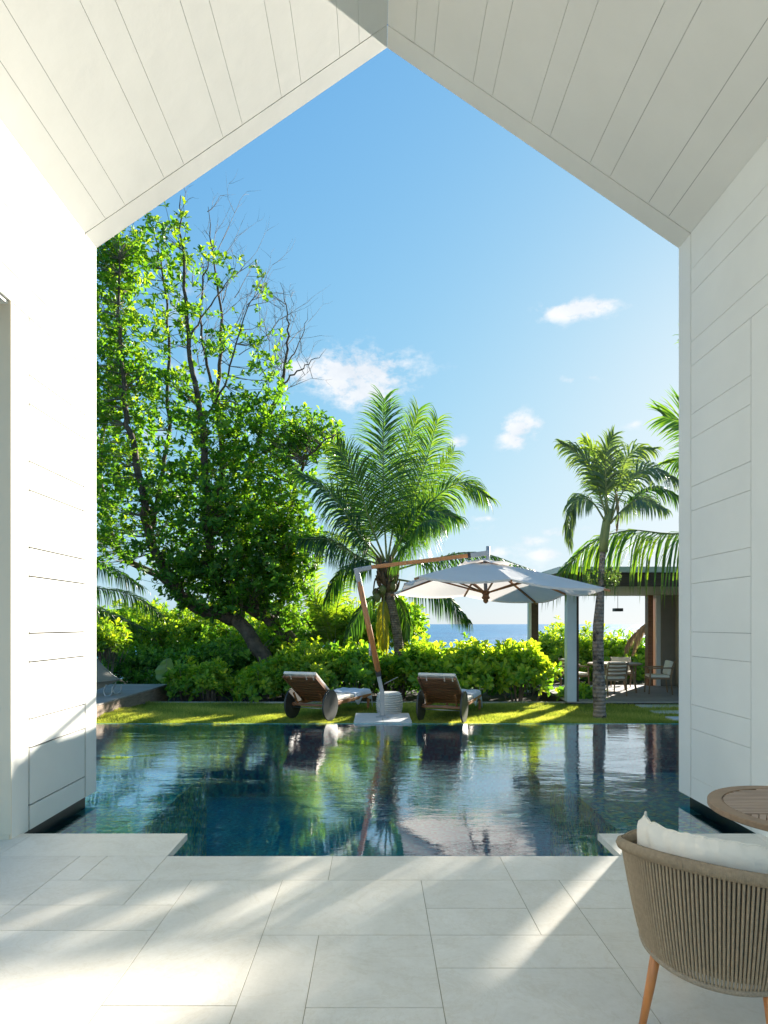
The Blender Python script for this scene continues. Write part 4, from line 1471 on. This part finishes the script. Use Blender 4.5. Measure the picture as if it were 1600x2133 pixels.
# ------------------------------------------------------------------ pavilion on the right
PZ = -.05
pv = thing('pavilion', 'open garden pavilion with a flat dark edged roof beside the sea', 'pavilion', (4.2, 13.4, PZ))
o0 = Vector((4.2, 13.4, PZ))


def pbox(name, mat, x0, x1, y0, y1, z0, z1, bevel=0.003):
    mm = MB()
    mm.box(x0 - o0.x, x1 - o0.x, y0 - o0.y, y1 - o0.y, z0 - o0.z, z1 - o0.z)
    return mm.build(name, M[mat], pv, bevel=bevel, seg=1)


for k in range(26):
    y0 = 13.42 + k * .142
    pl = MB()
    xe = 4.12 + .30 * (k / 25)
    pl.box(xe - o0.x, 9.6 - o0.x, y0 - o0.y, y0 + .136 - o0.y, -.03, 0.0)
    pl.build('plank', M['deck'], pv, bevel=.002, seg=1)
pbox('deck_base', 'fascia', 4.2, 9.6, 13.44, 17.1, -.34, PZ - .032)
pbox('column', 'white_metal', 4.10, 4.30, 13.40, 13.60, PZ, 2.40)
pbox('column_lining', 'fascia', 4.303, 4.365, 13.45, 13.62, PZ, 2.40)
pbox('column', 'white_metal', 4.15, 4.215, 16.95, 17.15, PZ - .2, 2.40)
pbox('column_lining', 'fascia', 4.218, 4.41, 16.97, 17.13, PZ - .2, 2.40)
pbox('column', 'teak_dark', 7.36, 7.50, 16.9, 17.1, PZ, 2.40)
pbox('door_frame', 'white_metal', 7.56, 7.68, 16.85, 17.05, PZ, 2.40)
pbox('back_wall', 'render_grey', 7.684, 8.05, 16.8, 17.1, PZ, 2.40)
pbox('back_wall', 'render_beige', 8.054, 9.6, 16.4, 17.1, PZ, 2.40)
pbox('side_wall', 'render_beige', 9.3, 9.6, 12.9, 16.396, PZ, 2.40)
pbox('ceiling', 'pav_ceiling', 3.9, 9.6, 12.95, 17.3, 2.40, 2.44)
pbox('roof_edge', 'fascia', 3.82, 9.7, 12.87, 12.945, 2.40, 2.68)
pbox('roof_edge', 'fascia', 3.82, 3.895, 12.948, 17.4, 2.40, 2.68)
pbox('roof', 'white_metal', 3.75, 9.8, 12.80, 17.5, 2.683, 2.80)
pbox('spotlight', 'white_metal', 4.52, 4.60, 13.2, 13.3, 2.31, 2.398)
pbox('spotlight', 'white_metal', 6.95, 7.05, 13.6, 13.7, 2.29, 2.398)
# stepping slabs in the lawn beside it
for k, (x, y) in enumerate(((5.95, 13.1), (5.85, 12.2), (5.8, 11.4))):
    mm = MB()
    mm.box(-.45, .45, -.16, .16, -.04, .02)
    o = mm.build('stepping_slab', M['concrete'], bevel=.004, seg=1)
    o.location = (x, y, -.11)
    tag(o, ['pale stepping slab in the grass nearest the pavilion deck', 'pale stepping slab in the middle of the grass by the right wall', 'pale stepping slab in the grass nearest the pool'][k], 'paving slab', 'stepping slabs in the lawn')

pc = P(1287, 1270, 15.0)
pd_ = thing('pendant_lamp', 'small flat box pendant lamp on a rod under the pavilion ceiling', 'lamp', (pc.x, pc.y, 2.40))
mm = MB()
mm.tube([(0, 0, 0), (0, 0, -.40)], .006, 8)
mm.build('rod', M['black_metal'], pd_)
mm = MB()
mm.box(-.095, .095, -.095, .095, -.475, -.40)
mm.build('shade', M['olive_metal'], pd_, bevel=.004)

# dining table
tc_ = Vector((5.9, 15.45, PZ))
dt = thing('dining_table', 'oval pale teak dining table on the pavilion deck', 'table', tc_)
mm = MB()
mm.lathe([(.56, .665), (.60, .675), (.61, .69), (.60, .705), (.58, .712)], 40)
o = mm.build('tabletop', M['teak_grey'], dt, smooth=False)
o.scale = (1.08, .9, 1)
for sx, sy in ((-1, -1), (1, -1), (1, 1), (-1, 1)):
    mm = MB()
    mm.tube([(sx * .30, sy * .26, .66), (sx * .36, sy * .31, .3), (sx * .40, sy * .34, 0)], [.045, .028, .020], 10)
    mm.build('leg', M['teak_grey'], dt, smooth=True)


def dining_chair():
    r = thing('dining_chair', '', 'chair', (0, 0, 0), 0, 'armchairs round the pavilion table')
    for sx in (-1, 1):
        mm = MB()
        mm.tube([(sx * .25, .24, 0), (sx * .26, .22, .40), (sx * .27, .21, .62)], [.014, .020, .018], 8)
        mm.build('leg', M['teak_grey'], r, smooth=True)
        mm = MB()
        mm.tube([(sx * .24, -.28, 0), (sx * .25, -.24, .40), (sx * .25, -.27, .62), (sx * .24, -.33, .80)], [.014, .020, .019, .015], 8)
        mm.build('leg', M['teak_grey'], r, smooth=True)
        mm = MB()
        mm.tube(spline([(sx * .27, .27, .615), (sx * .285, .05, .625), (sx * .27, -.27, .635)], 4), .021, 8, flat=.6)
        mm.build('arm', M['teak_grey'], r, smooth=True)
    mm = MB()
    mm.box(-.26, .26, -.25, .24, .355, .395)
    mm.build('seat_frame', M['teak_grey'], r, bevel=.008)
    for k in range(4):
        z = .50 + k * .085
        y = -.25 - (z - .4) * .2
        mm = MB()
        mm.tube(spline([(-.245, y, z), (0, y - .045, z), (.245, y, z)], 4), .016, 6, flat=1.6)
        mm.build('slat', M['teak_grey'], r, smooth=True)
    mm = MB()
    mm.box(-.245, .245, -.22, .235, .397, .455)
    mm.build('seat_cushion', M['cushion'], r, bevel=.02, seg=3)
    mm = MB()
    a = Matrix.Translation((0, -.20, .46)) @ Matrix.Rotation(R(12), 4, 'X')
    mm.box(-.235, .235, -.05, .05, 0, .34, a)
    mm.build('back_cushion', M['cushion'], r, bevel=.035, seg=3)
    return r


dc = dining_chair()
spots = [(5.50, 14.66, 12, 'teak dining armchair with its back to the pool, at the near side of the table'),
         (6.78, 15.05, 78, 'teak dining armchair at the end of the table nearest the dark wall'),
         (6.42, 16.25, 170, 'teak dining armchair on the sea side of the table facing the pool'),
         (5.02, 15.75, -80, 'teak dining armchair at the end of the table beside the white column')]
for i, (x, y, a, lab) in enumerate(spots):
    o = dc if i == 0 else copy_tree(dc)
    o.location = (x, y, PZ)
    o.rotation_euler = (0, 0, R(a))
    o['label'] = lab

# ------------------------------------------------------------------ parasol
uD = 11.3
uz = -.085
um = thing('cantilever_parasol', 'large square pale canvas parasol hung from a bent teak mast beside the pool', 'parasol', (.11, uD, uz))
u0 = Vector((.11, uD, uz))
for ix in (0, 1):
    for iy in (0, 1):
        mm = MB()
        mm.box(-.50 + ix * .505, -.50 + ix * .505 + .50, -.52 + iy * .53, -.52 + iy * .53 + .525, -.05, .02)
        mm.build('base_slab', M['concrete'], um, bevel=.006)
mm = MB()
mm.lathe([(.12, .02), (.12, .035), (.05, .05), (.05, .07)], 24)
mm.build('base_flange', M['greymetal'], um)


def U(px, py, D=uD):
    return P(px, py, D) - u0


mm = MB()
mm.bar(U(797, 1494), U(796, 1440), .075, .06, (0, 1, 0))
mm.bar(U(796, 1441), U(788, 1404), .073, .058, (0, 1, 0))
mm.build('mast_foot', M['greymetal'], um, bevel=.006)
mm = MB()
mm.bar(U(789.5, 1409), U(787, 1396), .095, .08, (0, 1, 0))
mm.build('mast_collar', M['black_metal'], um, bevel=.006)
mm = MB()
mm.tube([U(788, 1399), U(748, 1212)], [.052, .050], 16)
mm.build('mast', M['teak_orange'], um, smooth=True)
mm = MB()
mm.bar(U(750.5, 1222), U(742, 1184), .10, .085, (0, 1, 0))
mm.bar(U(738, 1189), U(774, 1182), .085, .087, (0, 1, 0))
mm.build('elbow', M['greymetal'], um, bevel=.012)
mm = MB()
mm.bar(U(772, 1181.5), U(978, 1157), .070, .065, (0, 1, 0))
mm.build('arm', M['teak_orange'], um, bevel=.012)
mm = MB()
mm.bar(U(974, 1157.5), U(1016, 1152), .085, .075, (0, 1, 0))
mm.build('arm_end', M['greymetal'], um, bevel=.008)
mm = MB()
mm.bar(U(974, 1157.5), U(980, 1156.7), .10, .085, (0, 1, 0))
mm.build('arm_collar', M['black_metal'], um, bevel=.008)
mm = MB()
mm.tube([U(1017, 1138), U(1015, 1185)], .036, 12)
mm.build('hanger', M['greymetal'], um, smooth=True)
mm = MB()
mm.tube([U(800, 1425), U(829, 1410)], .006, 6)
mm.tube(spline([U(791, 1404), U(784, 1370), U(780, 1350)], 3), .004, 5)
mm.tube([U(772, 1366), U(771, 1340)], .03, 8)
mm.build('crank', M['greymetal'], um, smooth=True)
apex = U(1010, 1168)
hub = U(1012, 1236)
cor = [Vector(q) - u0 for q in ((.65, 9.8, 2.37), (3.59, 9.8, 2.19), (3.26, 12.8, 2.09), (.36, 12.8, 2.26))]
mids = [(cor[i] + cor[(i + 1) % 4]) / 2 + Vector((0, 0, .05)) for i in range(4)]
ring = []
for i in range(4):
    ring += [cor[i], mids[i]]


def can_pt(k, s, f):
    """canopy surface: sector k, f across, s out from apex"""
    a, b = ring[k], ring[(k + 1) % 8]
    ra, rb_ = apex.lerp(a, s), apex.lerp(b, s)
    for q in (ra, rb_):
        q.z += .015 * math.sin(math.pi * s)
    p = ra.lerp(rb_, f)
    p.z -= .06 * s * math.sin(math.pi * f)
    e_ = (a.lerp(b, f) - apex)
    sag = 1 - .018 * math.sin(math.pi * f) * s
    p.x = apex.x + (p.x - apex.x) * sag
    p.y = apex.y + (p.y - apex.y) * sag
    return p


for k in range(8):
    mm = MB()
    mm.grid(lambda u, v: tuple(can_pt(k, .17 + .83 * v, u)), 9, 13)
    cpn = mm.build('canopy_panel', M['canvas'], um, smooth=True)
    mm = MB()                       # hem
    cur = [can_pt(k, 1.0, i / 8) for i in range(9)]
    vs = [tuple(q) for q in cur] + [tuple(q + Vector((0, 0, -.035))) for q in cur]
    mm.add(vs, [(i, i + 1, i + 10, i + 9) for i in range(8)])
    mm.build('hem', M['canvas'], cpn, smooth=True)
mm = MB()
for k in range(8):                   # the vent cap above the hole, with puffed edges


    def vp(u, v):
        p = can_pt(k, .28 * v, u)
        p.z += .03 + .07 * abs(math.sin(math.pi * u)) * v ** 2
        if v == 0: p.z = apex.z + .05
        return tuple(p)
    mm.grid(vp, 9, 6)
mm.build('vent_cap', M['canvas'], um, smooth=True)
for k in range(8):
    mm = MB()
    tip = ring[k]
    ext = .035 if k % 2 == 0 else 0
    pts = []
    for s in (.04, .25, .5, .75, 1.0 + ext):
        p = apex.lerp(tip, s)
        p.z += .015 * math.sin(math.pi * min(1, s)) - .03
        pts.append(p)
    for a, b in zip(pts[:-1], pts[1:]):
        mm.bar(a, b + (b - a) * .01, .026, .034)
    rb = mm.build('rib', M['teak'], um)
    mm = MB()
    p = apex.lerp(tip, .50 if k % 2 == 0 else .55)
    p.z -= .045
    mm.bar(hub + (p - hub) * .05, p, .022, .03)
    mm.build('strut', M['teak'], rb)
mm = MB()
mm.tube([apex, hub], .032, 12)
mm.build('centre_pole', M['greymetal'], um, smooth=True)
mm = MB()
hz = hub
mm.lathe([(.03, .05), (.065, .045), (.075, .02), (.07, -.01), (.055, -.02), (.06, -.05), (.075, -.07), (.07, -.095), (.045, -.11), (.05, -.14), (.03, -.17), (.005, -.185)], 20, hz)
mm.build('hub', M['teak'], um, smooth=True)

# ------------------------------------------------------------------ sun loungers


def lounger(loc, rz, label, tl):
    r = thing('sun_lounger', label, 'sun lounger', loc, rz, 'wheeled sun loungers beside the parasol')
    # local: +Y towards the foot end, wheel axle at y = 0
    for sx in (-1, 1):
        mm = MB()
        n = 48
        x0, x1 = sx * .375, sx * .405
        vs = [(x0, .275 * math.cos(6.2832 * k / n), .275 + .275 * math.sin(6.2832 * k / n)) for k in range(n)] + \
             [(x1, .275 * math.cos(6.2832 * k / n), .275 + .275 * math.sin(6.2832 * k / n)) for k in range(n)]
        fs = [tuple(range(n)), tuple(reversed(range(n, 2 * n)))] + [(k, (k + 1) % n, n + (k + 1) % n, n + k) for k in range(n)]
        mm.add(vs, fs)
        mm.build('wheel', M['olive_metal'], r, bevel=.003)
        mm = MB()
        mm.box(sx * .335 - .018, sx * .335 + .018, -.06, 1.86, .235, .30)
        mm.build('side_rail', M['teak'], r, bevel=.005)
        mm = MB()
        mm.bar((sx * .335, 1.74, 0), (sx * .335, 1.74, .236), .045, .045, (0, 1, 0))
        mm.build('leg', M['teak'], r, bevel=.005)
        mm = MB()
        mm.bar((sx * .27, -.02, .27), (sx * .27, -.17, .49), .03, .025, (1, 0, 0))
        mm.build('prop', M['teak'], r)
    mm = MB()
    mm.tube([(-.37, 0, .275), (.37, 0, .275)], .012, 10)
    mm.tube([(-.37, -.035, .21), (.37, -.035, .21)], .009, 8)
    mm.build('axle', M['alu'], r, smooth=True)
    mm = MB()
    mm.box(-.36, .36, -.085, -.04, .245, .285)
    mm.build('cross_bar', M['teak_dark'], r, bevel=.004)
    for k in range(14):
        y = .36 + k * .105
        mm = MB()
        mm.box(-.315, .315, y, y + .09, .28, .298)
        mm.build('seat_slat', M['teak_dark'], r)
    # backrest: from the pivot up and backwards
    A, B = Vector((0, .30, .305)), Vector((0, -.42, .80))
    d = (B - A).normalized()
    nrm = Vector((0, d.z, -d.y))
    for sx in (-1, 1):
        mm = MB()
        mm.bar(A + Vector((sx * .325, 0, 0)), B + Vector((sx * .325, 0, 0)), .035, .05, tuple(nrm))
        mm.build('back_rail', M['teak_dark'], r, bevel=.004)
    L = (B - A).length
    nsl = 9
    for k in range(nsl):
        a = A + d * (L * (k + .06) / nsl)
        b = A + d * (L * (k + .86) / nsl)
        mm = MB()
        x = Vector((.306, 0, 0))
        th = nrm * .009
        vs = [a - x - th, a + x - th, b + x - th, b - x - th, a - x + th, a + x + th, b + x + th, b - x + th]
        mm.add(vs, [(0, 3, 2, 1), (4, 5, 6, 7), (0, 1, 5, 4), (1, 2, 6, 5), (2, 3, 7, 6), (3, 0, 4, 7)])
        mm.build('back_slat', M['teak_dark'], r)
    # mattress in two sections with straps over the head end
    up = nrm if nrm.z > 0 else -nrm
    mm = MB()
    a, b = A + up * .028, B + up * .028 + d * .04
    x = Vector((.33, 0, 0))
    th = up * .06
    vs = [a - x, a + x, b + x, b - x, a - x + th, a + x + th, b + x + th, b - x + th]
    mm.add(vs, [(0, 3, 2, 1), (4, 5, 6, 7), (0, 1, 5, 4), (1, 2, 6, 5), (2, 3, 7, 6), (3, 0, 4, 7)])
    mm.box(-.33, .33, .36, 1.88, .30, .365)
    mat_ = mm.build('mattress', M['cushion'], r, bevel=.02, seg=3)
    for sx in (-.6, .45, .92):
        mm = MB()
        p0 = B + up * .03 + d * .045 + Vector((sx * .3, 0, 0))
        mm.bar(p0, p0 - d * .10 - up * .055, .02, .006, tuple(up))
        mm.build('strap', M['cushion'], mat_)
    # towel lying over the foot end: a thing of its own
    t = MB()

    def tw_(u, v):
        y = 1.10 + .86 * v
        x = -.37 + .76 * u + .02 * math.sin(v * 9)
        z = .385 + .006 * math.sin(u * 19 + v * 7) + .006 * math.sin(v * 23)
        if y > 1.88:
            z -= (y - 1.88) * 2.0
            y = 1.88 + (y - 1.88) * .3
        ex = abs(x) - .335
        if ex > 0:
            z -= ex * 2.6 + .05 * (1 + math.sin(v * 14)) * ex * 20 * .4
            x = math.copysign(.335 + ex * .4, x)
        return (x, y, z)
    t.grid(tw_, 26, 26)
    o = t.build('towel', M['towel'], smooth=True)
    sol = o.modifiers.new('thickness', 'SOLIDIFY')
    sol.thickness = .012
    o.location = loc
    o.rotation_euler = (0, 0, rz)
    tag(o, tl, 'towel', 'towels on the sun loungers')
    return r


lounger((-1.18, 11.32, -.105), R(-24), 'wheeled teak sun lounger to the left of the parasol mast', 'pale blue towel over the foot of the lounger left of the parasol mast')
lounger((1.17, 11.05, -.105), R(-20), 'wheeled teak sun lounger under the parasol canopy right of its mast', 'pale blue towel over the foot of the lounger under the parasol canopy')

# ringed ceramic stool
st = MB()
prof = []
for k in range(10):
    z = k * .042
    rb = .225 + .035 * math.sin(math.pi * (k + .5) / 10)
    prof += [(rb - .035, z), (rb, z + .010), (rb, z + .026), (rb - .035, z + .034)]
prof += [(.2, .425), (.02, .43)]
st.lathe(prof, 48)
o = st.build('ringed_stool', M['ceramic'], smooth=False)
o.location = (.25, 11.95, -.11)
tag(o, 'round white ribbed stool like stacked plates behind the parasol foot', 'stool')

# ------------------------------------------------------------------ rope armchair, lower right
CC = Vector((1.42, 2.56, 0))
ch = thing('rope_armchair', 'taupe rope armchair with teak legs seen from behind on the terrace', 'armchair', CC)
FACE = math.atan2(.72, .62)              # direction the chair faces, towards the table
OPEN = R(62)                             # half angle left open at the front


def shell_pt(a, v, r_add=0.0):
    """a: angle from the facing direction, v: 0 bottom .. 1 rim"""
    side = abs(math.cos(a)) if math.cos(a) > -.2 else .2
    fr = max(0.0, math.cos(a) + .15)
    zt = .735 - .085 * (1 - abs(math.cos(a))) - (.085 if math.cos(a) > 0 else 0) * abs(math.cos(a))
    zb_ = .275 + .07 * fr + .03 * math.sin(a) ** 2
    rt = .385
    rb = .305
    z = zb_ + (zt - zb_) * v
    r_ = rb + (rt - rb) * (v ** .75) + r_add
    ang = FACE + a
    return Vector((math.cos(ang) * r_, math.sin(ang) * r_ * 1.0, z))


A0, A1 = OPEN, 2 * math.pi - OPEN
nR = 104
for j in range(nR):
    a = A0 + (A1 - A0) * j / (nR - 1)
    pts = [shell_pt(a + .015 * math.sin(j * 7.3) * 0, v) for v in (0, .12, .35, .6, .8, 1.0)]
    mm = MB()
    mm.tube(pts, .0052, 6, cap=False)
    mm.build('rope', M['rope'], ch, smooth=True)
# inner rope layer and frame rings
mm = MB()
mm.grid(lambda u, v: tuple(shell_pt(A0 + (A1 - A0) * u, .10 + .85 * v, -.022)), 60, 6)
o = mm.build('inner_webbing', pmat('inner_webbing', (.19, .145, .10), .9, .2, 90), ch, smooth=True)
for (v, rr_, nm) in ((1.0, .021, 'top_rail'), (0.0, .013, 'bottom_rail')):
    mm = MB()
    mm.tube([shell_pt(A0 + (A1 - A0) * k / 80, v) for k in range(81)], rr_, 10)
    base_o = mm.build(nm, pmat('rail_' + nm, (.40, .325, .235), .85, .2, 120, bump=.003, bscale=220), ch, smooth=True)
for a in (A0, A1):
    mm = MB()
    mm.tube([shell_pt(a, v) for v in (0, .2, .4, .6, .8, 1)], .016, 10)
    mm.build('end_rail', M['rope'], ch, smooth=True)
# wound rope texture on the top rail: many small turns
mm = MB()
nT = 300
for k in range(nT):
    a = A0 + (A1 - A0) * k / nT
    c_ = shell_pt(a, 1.0)
    c2 = shell_pt(a + .012, 1.0)
    t = (c2 - c_).normalized()
    x = Vector((0, 0, 1))
    y = t.cross(x)
    pts = [c_ + (x * math.cos(q) + y * math.sin(q)) * .0215 + t * (.004 * q / 6.28) for q in [i * math.pi / 4 for i in range(9)]]
    mm.tube(pts, .0042, 4, cap=False)
o = mm.build('rail_winding', M['rope'], [c for c in ch.children if c.name.startswith('top_rail')][0], smooth=True)
o['kind'] = 'stuff'
for (a, fx) in ((math.pi - .72, 1), (math.pi + .72, 1), (.8, 1), (-.8, 1)):
    p = shell_pt(a, 0.0, -.02)
    q = shell_pt(a, 0.0, .05)
    mm = MB()
    mm.tube([Vector((p.x, p.y, p.z + .05)), Vector(((p.x + q.x) / 2, (p.y + q.y) / 2, .16)), Vector((q.x, q.y, 0.0))], [.021, .018, .0135], 14)
    mm.build('leg', M['teak_orange'], ch, smooth=True)
mm = MB()
mm.lathe([(.27, .30), (.30, .31), (.30, .33), (.27, .34)], 40)
mm.build('seat_ring', M['rope'], ch)


def pillow(mb, W, Hh, T, n=22, crease=.012):
    def f(sgn):
        def g_(u, v):
            x, y = 2 * u - 1, 2 * v - 1
            k = max(0.0, (1 - x ** 4)) ** .55 * max(0.0, (1 - y ** 4)) ** .55
            px_ = x * W / 2 * (1 - .05 * (1 - abs(y)) * 0 + .0) * (1 - .06 * (1 - y * y) * 0)
            s_ = 1 - .05 * (1 - abs(x * y))
            z = sgn * T / 2 * k
            z += crease * math.sin(x * 9 + 4 * y) * math.sin(y * 7 - 3 * x) * k * .7 + crease * .5 * math.sin(x * 23 + y * 6) * (1 - k) * k * 3
            return (x * W / 2 * s_, y * Hh / 2 * s_, z)
        return g_
    mb.grid(f(1), n, n)
    b = MB()
    b.grid(f(-1), n, n)
    mb.add(b.v, [tuple(reversed(q)) for q in b.f])
    return mb


# back cushion leaning inside the shell (its long side follows the back)
back_dir = Vector((math.cos(FACE + math.pi), math.sin(FACE + math.pi), 0))
mm = MB()


def bc(sgn):
    def g_(u, v):
        x, y = 2 * u - 1, 2 * v - 1
        k = max(0.0, 1 - x ** 4) ** .5 * max(0.0, 1 - y ** 4) ** .5
        a = math.pi + x * 1.42
        ang = FACE + a
        zc = .62 + y * .20 - .045 * x * x
        corner = .03 * (abs(x) ** 4) * (1 if y > 0 else 0)
        wr = .012 * math.sin(x * 13 + 2.4 * math.sin(y * 3 + x * 4)) * (.25 + .75 * abs(y)) + .008 * math.sin(x * 37 + y * 9 + 3 * math.sin(x * 5)) * abs(y) ** 2
        r_ = .262 - sgn * .052 * k + .016 * (y + 1) + wr * (.35 + k) * .6
        return (math.cos(ang) * r_, math.sin(ang) * r_, zc + corner + .35 * wr)
    return g_


mm.grid(bc(1), 70, 22)
b2 = MB()
b2.grid(bc(-1), 70, 22)
mm.add(b2.v, [tuple(reversed(q)) for q in b2.f])
o = mm.build('back_cushion', M['cushion'], smooth=True)
o.location = CC
tag(o, 'plump white cushion showing above the back of the rope armchair', 'cushion')
pm = MB()
ef = bc(0)
pm.tube([ef(k / 60, 1.0) for k in range(61)], .0042, 6)
pm.tube([ef(k / 60, 0.0) for k in range(61)], .0042, 6)
pm.tube([ef(0.0, k / 20) for k in range(21)], .0042, 6)
pm.tube([ef(1.0, k / 20) for k in range(21)], .0042, 6)
pm.build('piping', M['cushion'], o, smooth=True)
mm = MB()
mm.lathe([(.05, .345), (.22, .345), (.255, .36), (.265, .39), (.255, .425), (.22, .44), (.05, .445)], 40)
o = mm.build('seat_cushion', M['cushion'], smooth=True)
o.location = CC
tag(o, 'flat round white seat cushion inside the rope armchair', 'cushion')

# ------------------------------------------------------------------ round slatted table, lower right
TX, TY, TR, TZ = 2.06, 2.98, .425, .74
tb = thing('round_table', 'round slatted teak table on a pale pedestal beside the rope armchair', 'table', (TX, TY, 0))
mt_top = pmat('weathered_tabletop', (.42, .30, .22), .55, .12, 5, bump=.0006, bscale=40, stretch=(1, 10, 10), rand=.06)
mm = MB()
n = 96
ri, ro = TR - .065, TR
prof = [(ri, TZ - .03), (ro - .004, TZ - .03), (ro, TZ - .026), (ro, TZ - .004), (ro - .004, TZ), (ri, TZ)]
vs, fs = [], []
for k in range(n):
    a = 2 * math.pi * k / n
    vs += [(math.cos(a) * r_, math.sin(a) * r_, z) for r_, z in prof]
for k in range(n):
    k2 = (k + 1) % n
    for i in range(6):
        i2 = (i + 1) % 6
        fs.append((k * 6 + i, k2 * 6 + i, k2 * 6 + i2, k * 6 + i2))
mm.add(vs, fs)
mm.build('rim', M['teak_grey'], tb)
# slats: two fields meeting at a joint line, as the table shows
sw, gp = .020, .0055
rI = ri - .003
th0 = R(0)
yj = -.085
y = -rI + .004
k = 0
while y + sw < rI:                       # long slats parallel to x on the far field
    if y > yj:
        h_ = math.sqrt(max(0, rI ** 2 - max(abs(y), abs(y + sw)) ** 2))
        if h_ > .03:
            mm = MB()
            mm.box(-h_, h_, y, y + sw, TZ - .022, TZ - .001)
            mm.build('slat', mt_top, tb)
    y += sw + gp
x = -rI
sk = .62                                 # slant of the short slats on the near field
while x < rI + .3:
    # slat from the joint line down-left to the rim
    def clip(xx):
        # follow direction (-sk, -1) from (xx, yj) to the inner circle
        bq = 2 * (-sk * xx - yj)
        aq = sk * sk + 1
        cq = xx * xx + yj * yj - rI * rI
        ds = bq * bq - 4 * aq * cq
        if ds <= 0 or cq > 0: return None
        return (-bq + math.sqrt(ds)) / (2 * aq)
    w2 = .030
    t0, t1 = clip(x), clip(x + w2)
    if t0 and t1 and t0 > .02 and t1 > .02:
        mm = MB()
        zt, zb2 = TZ - .001, TZ - .022
        yy = yj - gp
        quad = [(x, yy), (x + w2, yy), (x + w2 - sk * t1, yy - t1 * .985), (x - sk * t0, yy - t0 * .985)]
        mm.add([(a, b, zb2) for a, b in quad] + [(a, b, zt) for a, b in quad], [(0, 1, 2, 3), (7, 6, 5, 4), (0, 4, 5, 1), (1, 5, 6, 2), (2, 6, 7, 3), (3, 7, 4, 0)])
        mm.build('slat', mt_top, tb)
    x += w2 + .006
mm = MB()
mm.box(-.36, .36, -.03, .03, TZ - .05, TZ - .028)
mm.box(-.03, .03, -.36, .36, TZ - .052, TZ - .0285)
mm.build('cross_support', M['teak_dark'], tb)
mm = MB()
mm.lathe([(.05, TZ - .054), (.036, TZ - .10), (.034, .03), (.03, .03)], 24, (-.10, 0, 0))
mm.build('pedestal', M['white_metal'], tb, smooth=True)
mm = MB()
mm.lathe([(.20, 0), (.20, .012), (.05, .022), (.035, .03)], 40, (-.10, 0, 0))
mm.build('foot_plate', M['white_metal'], tb)
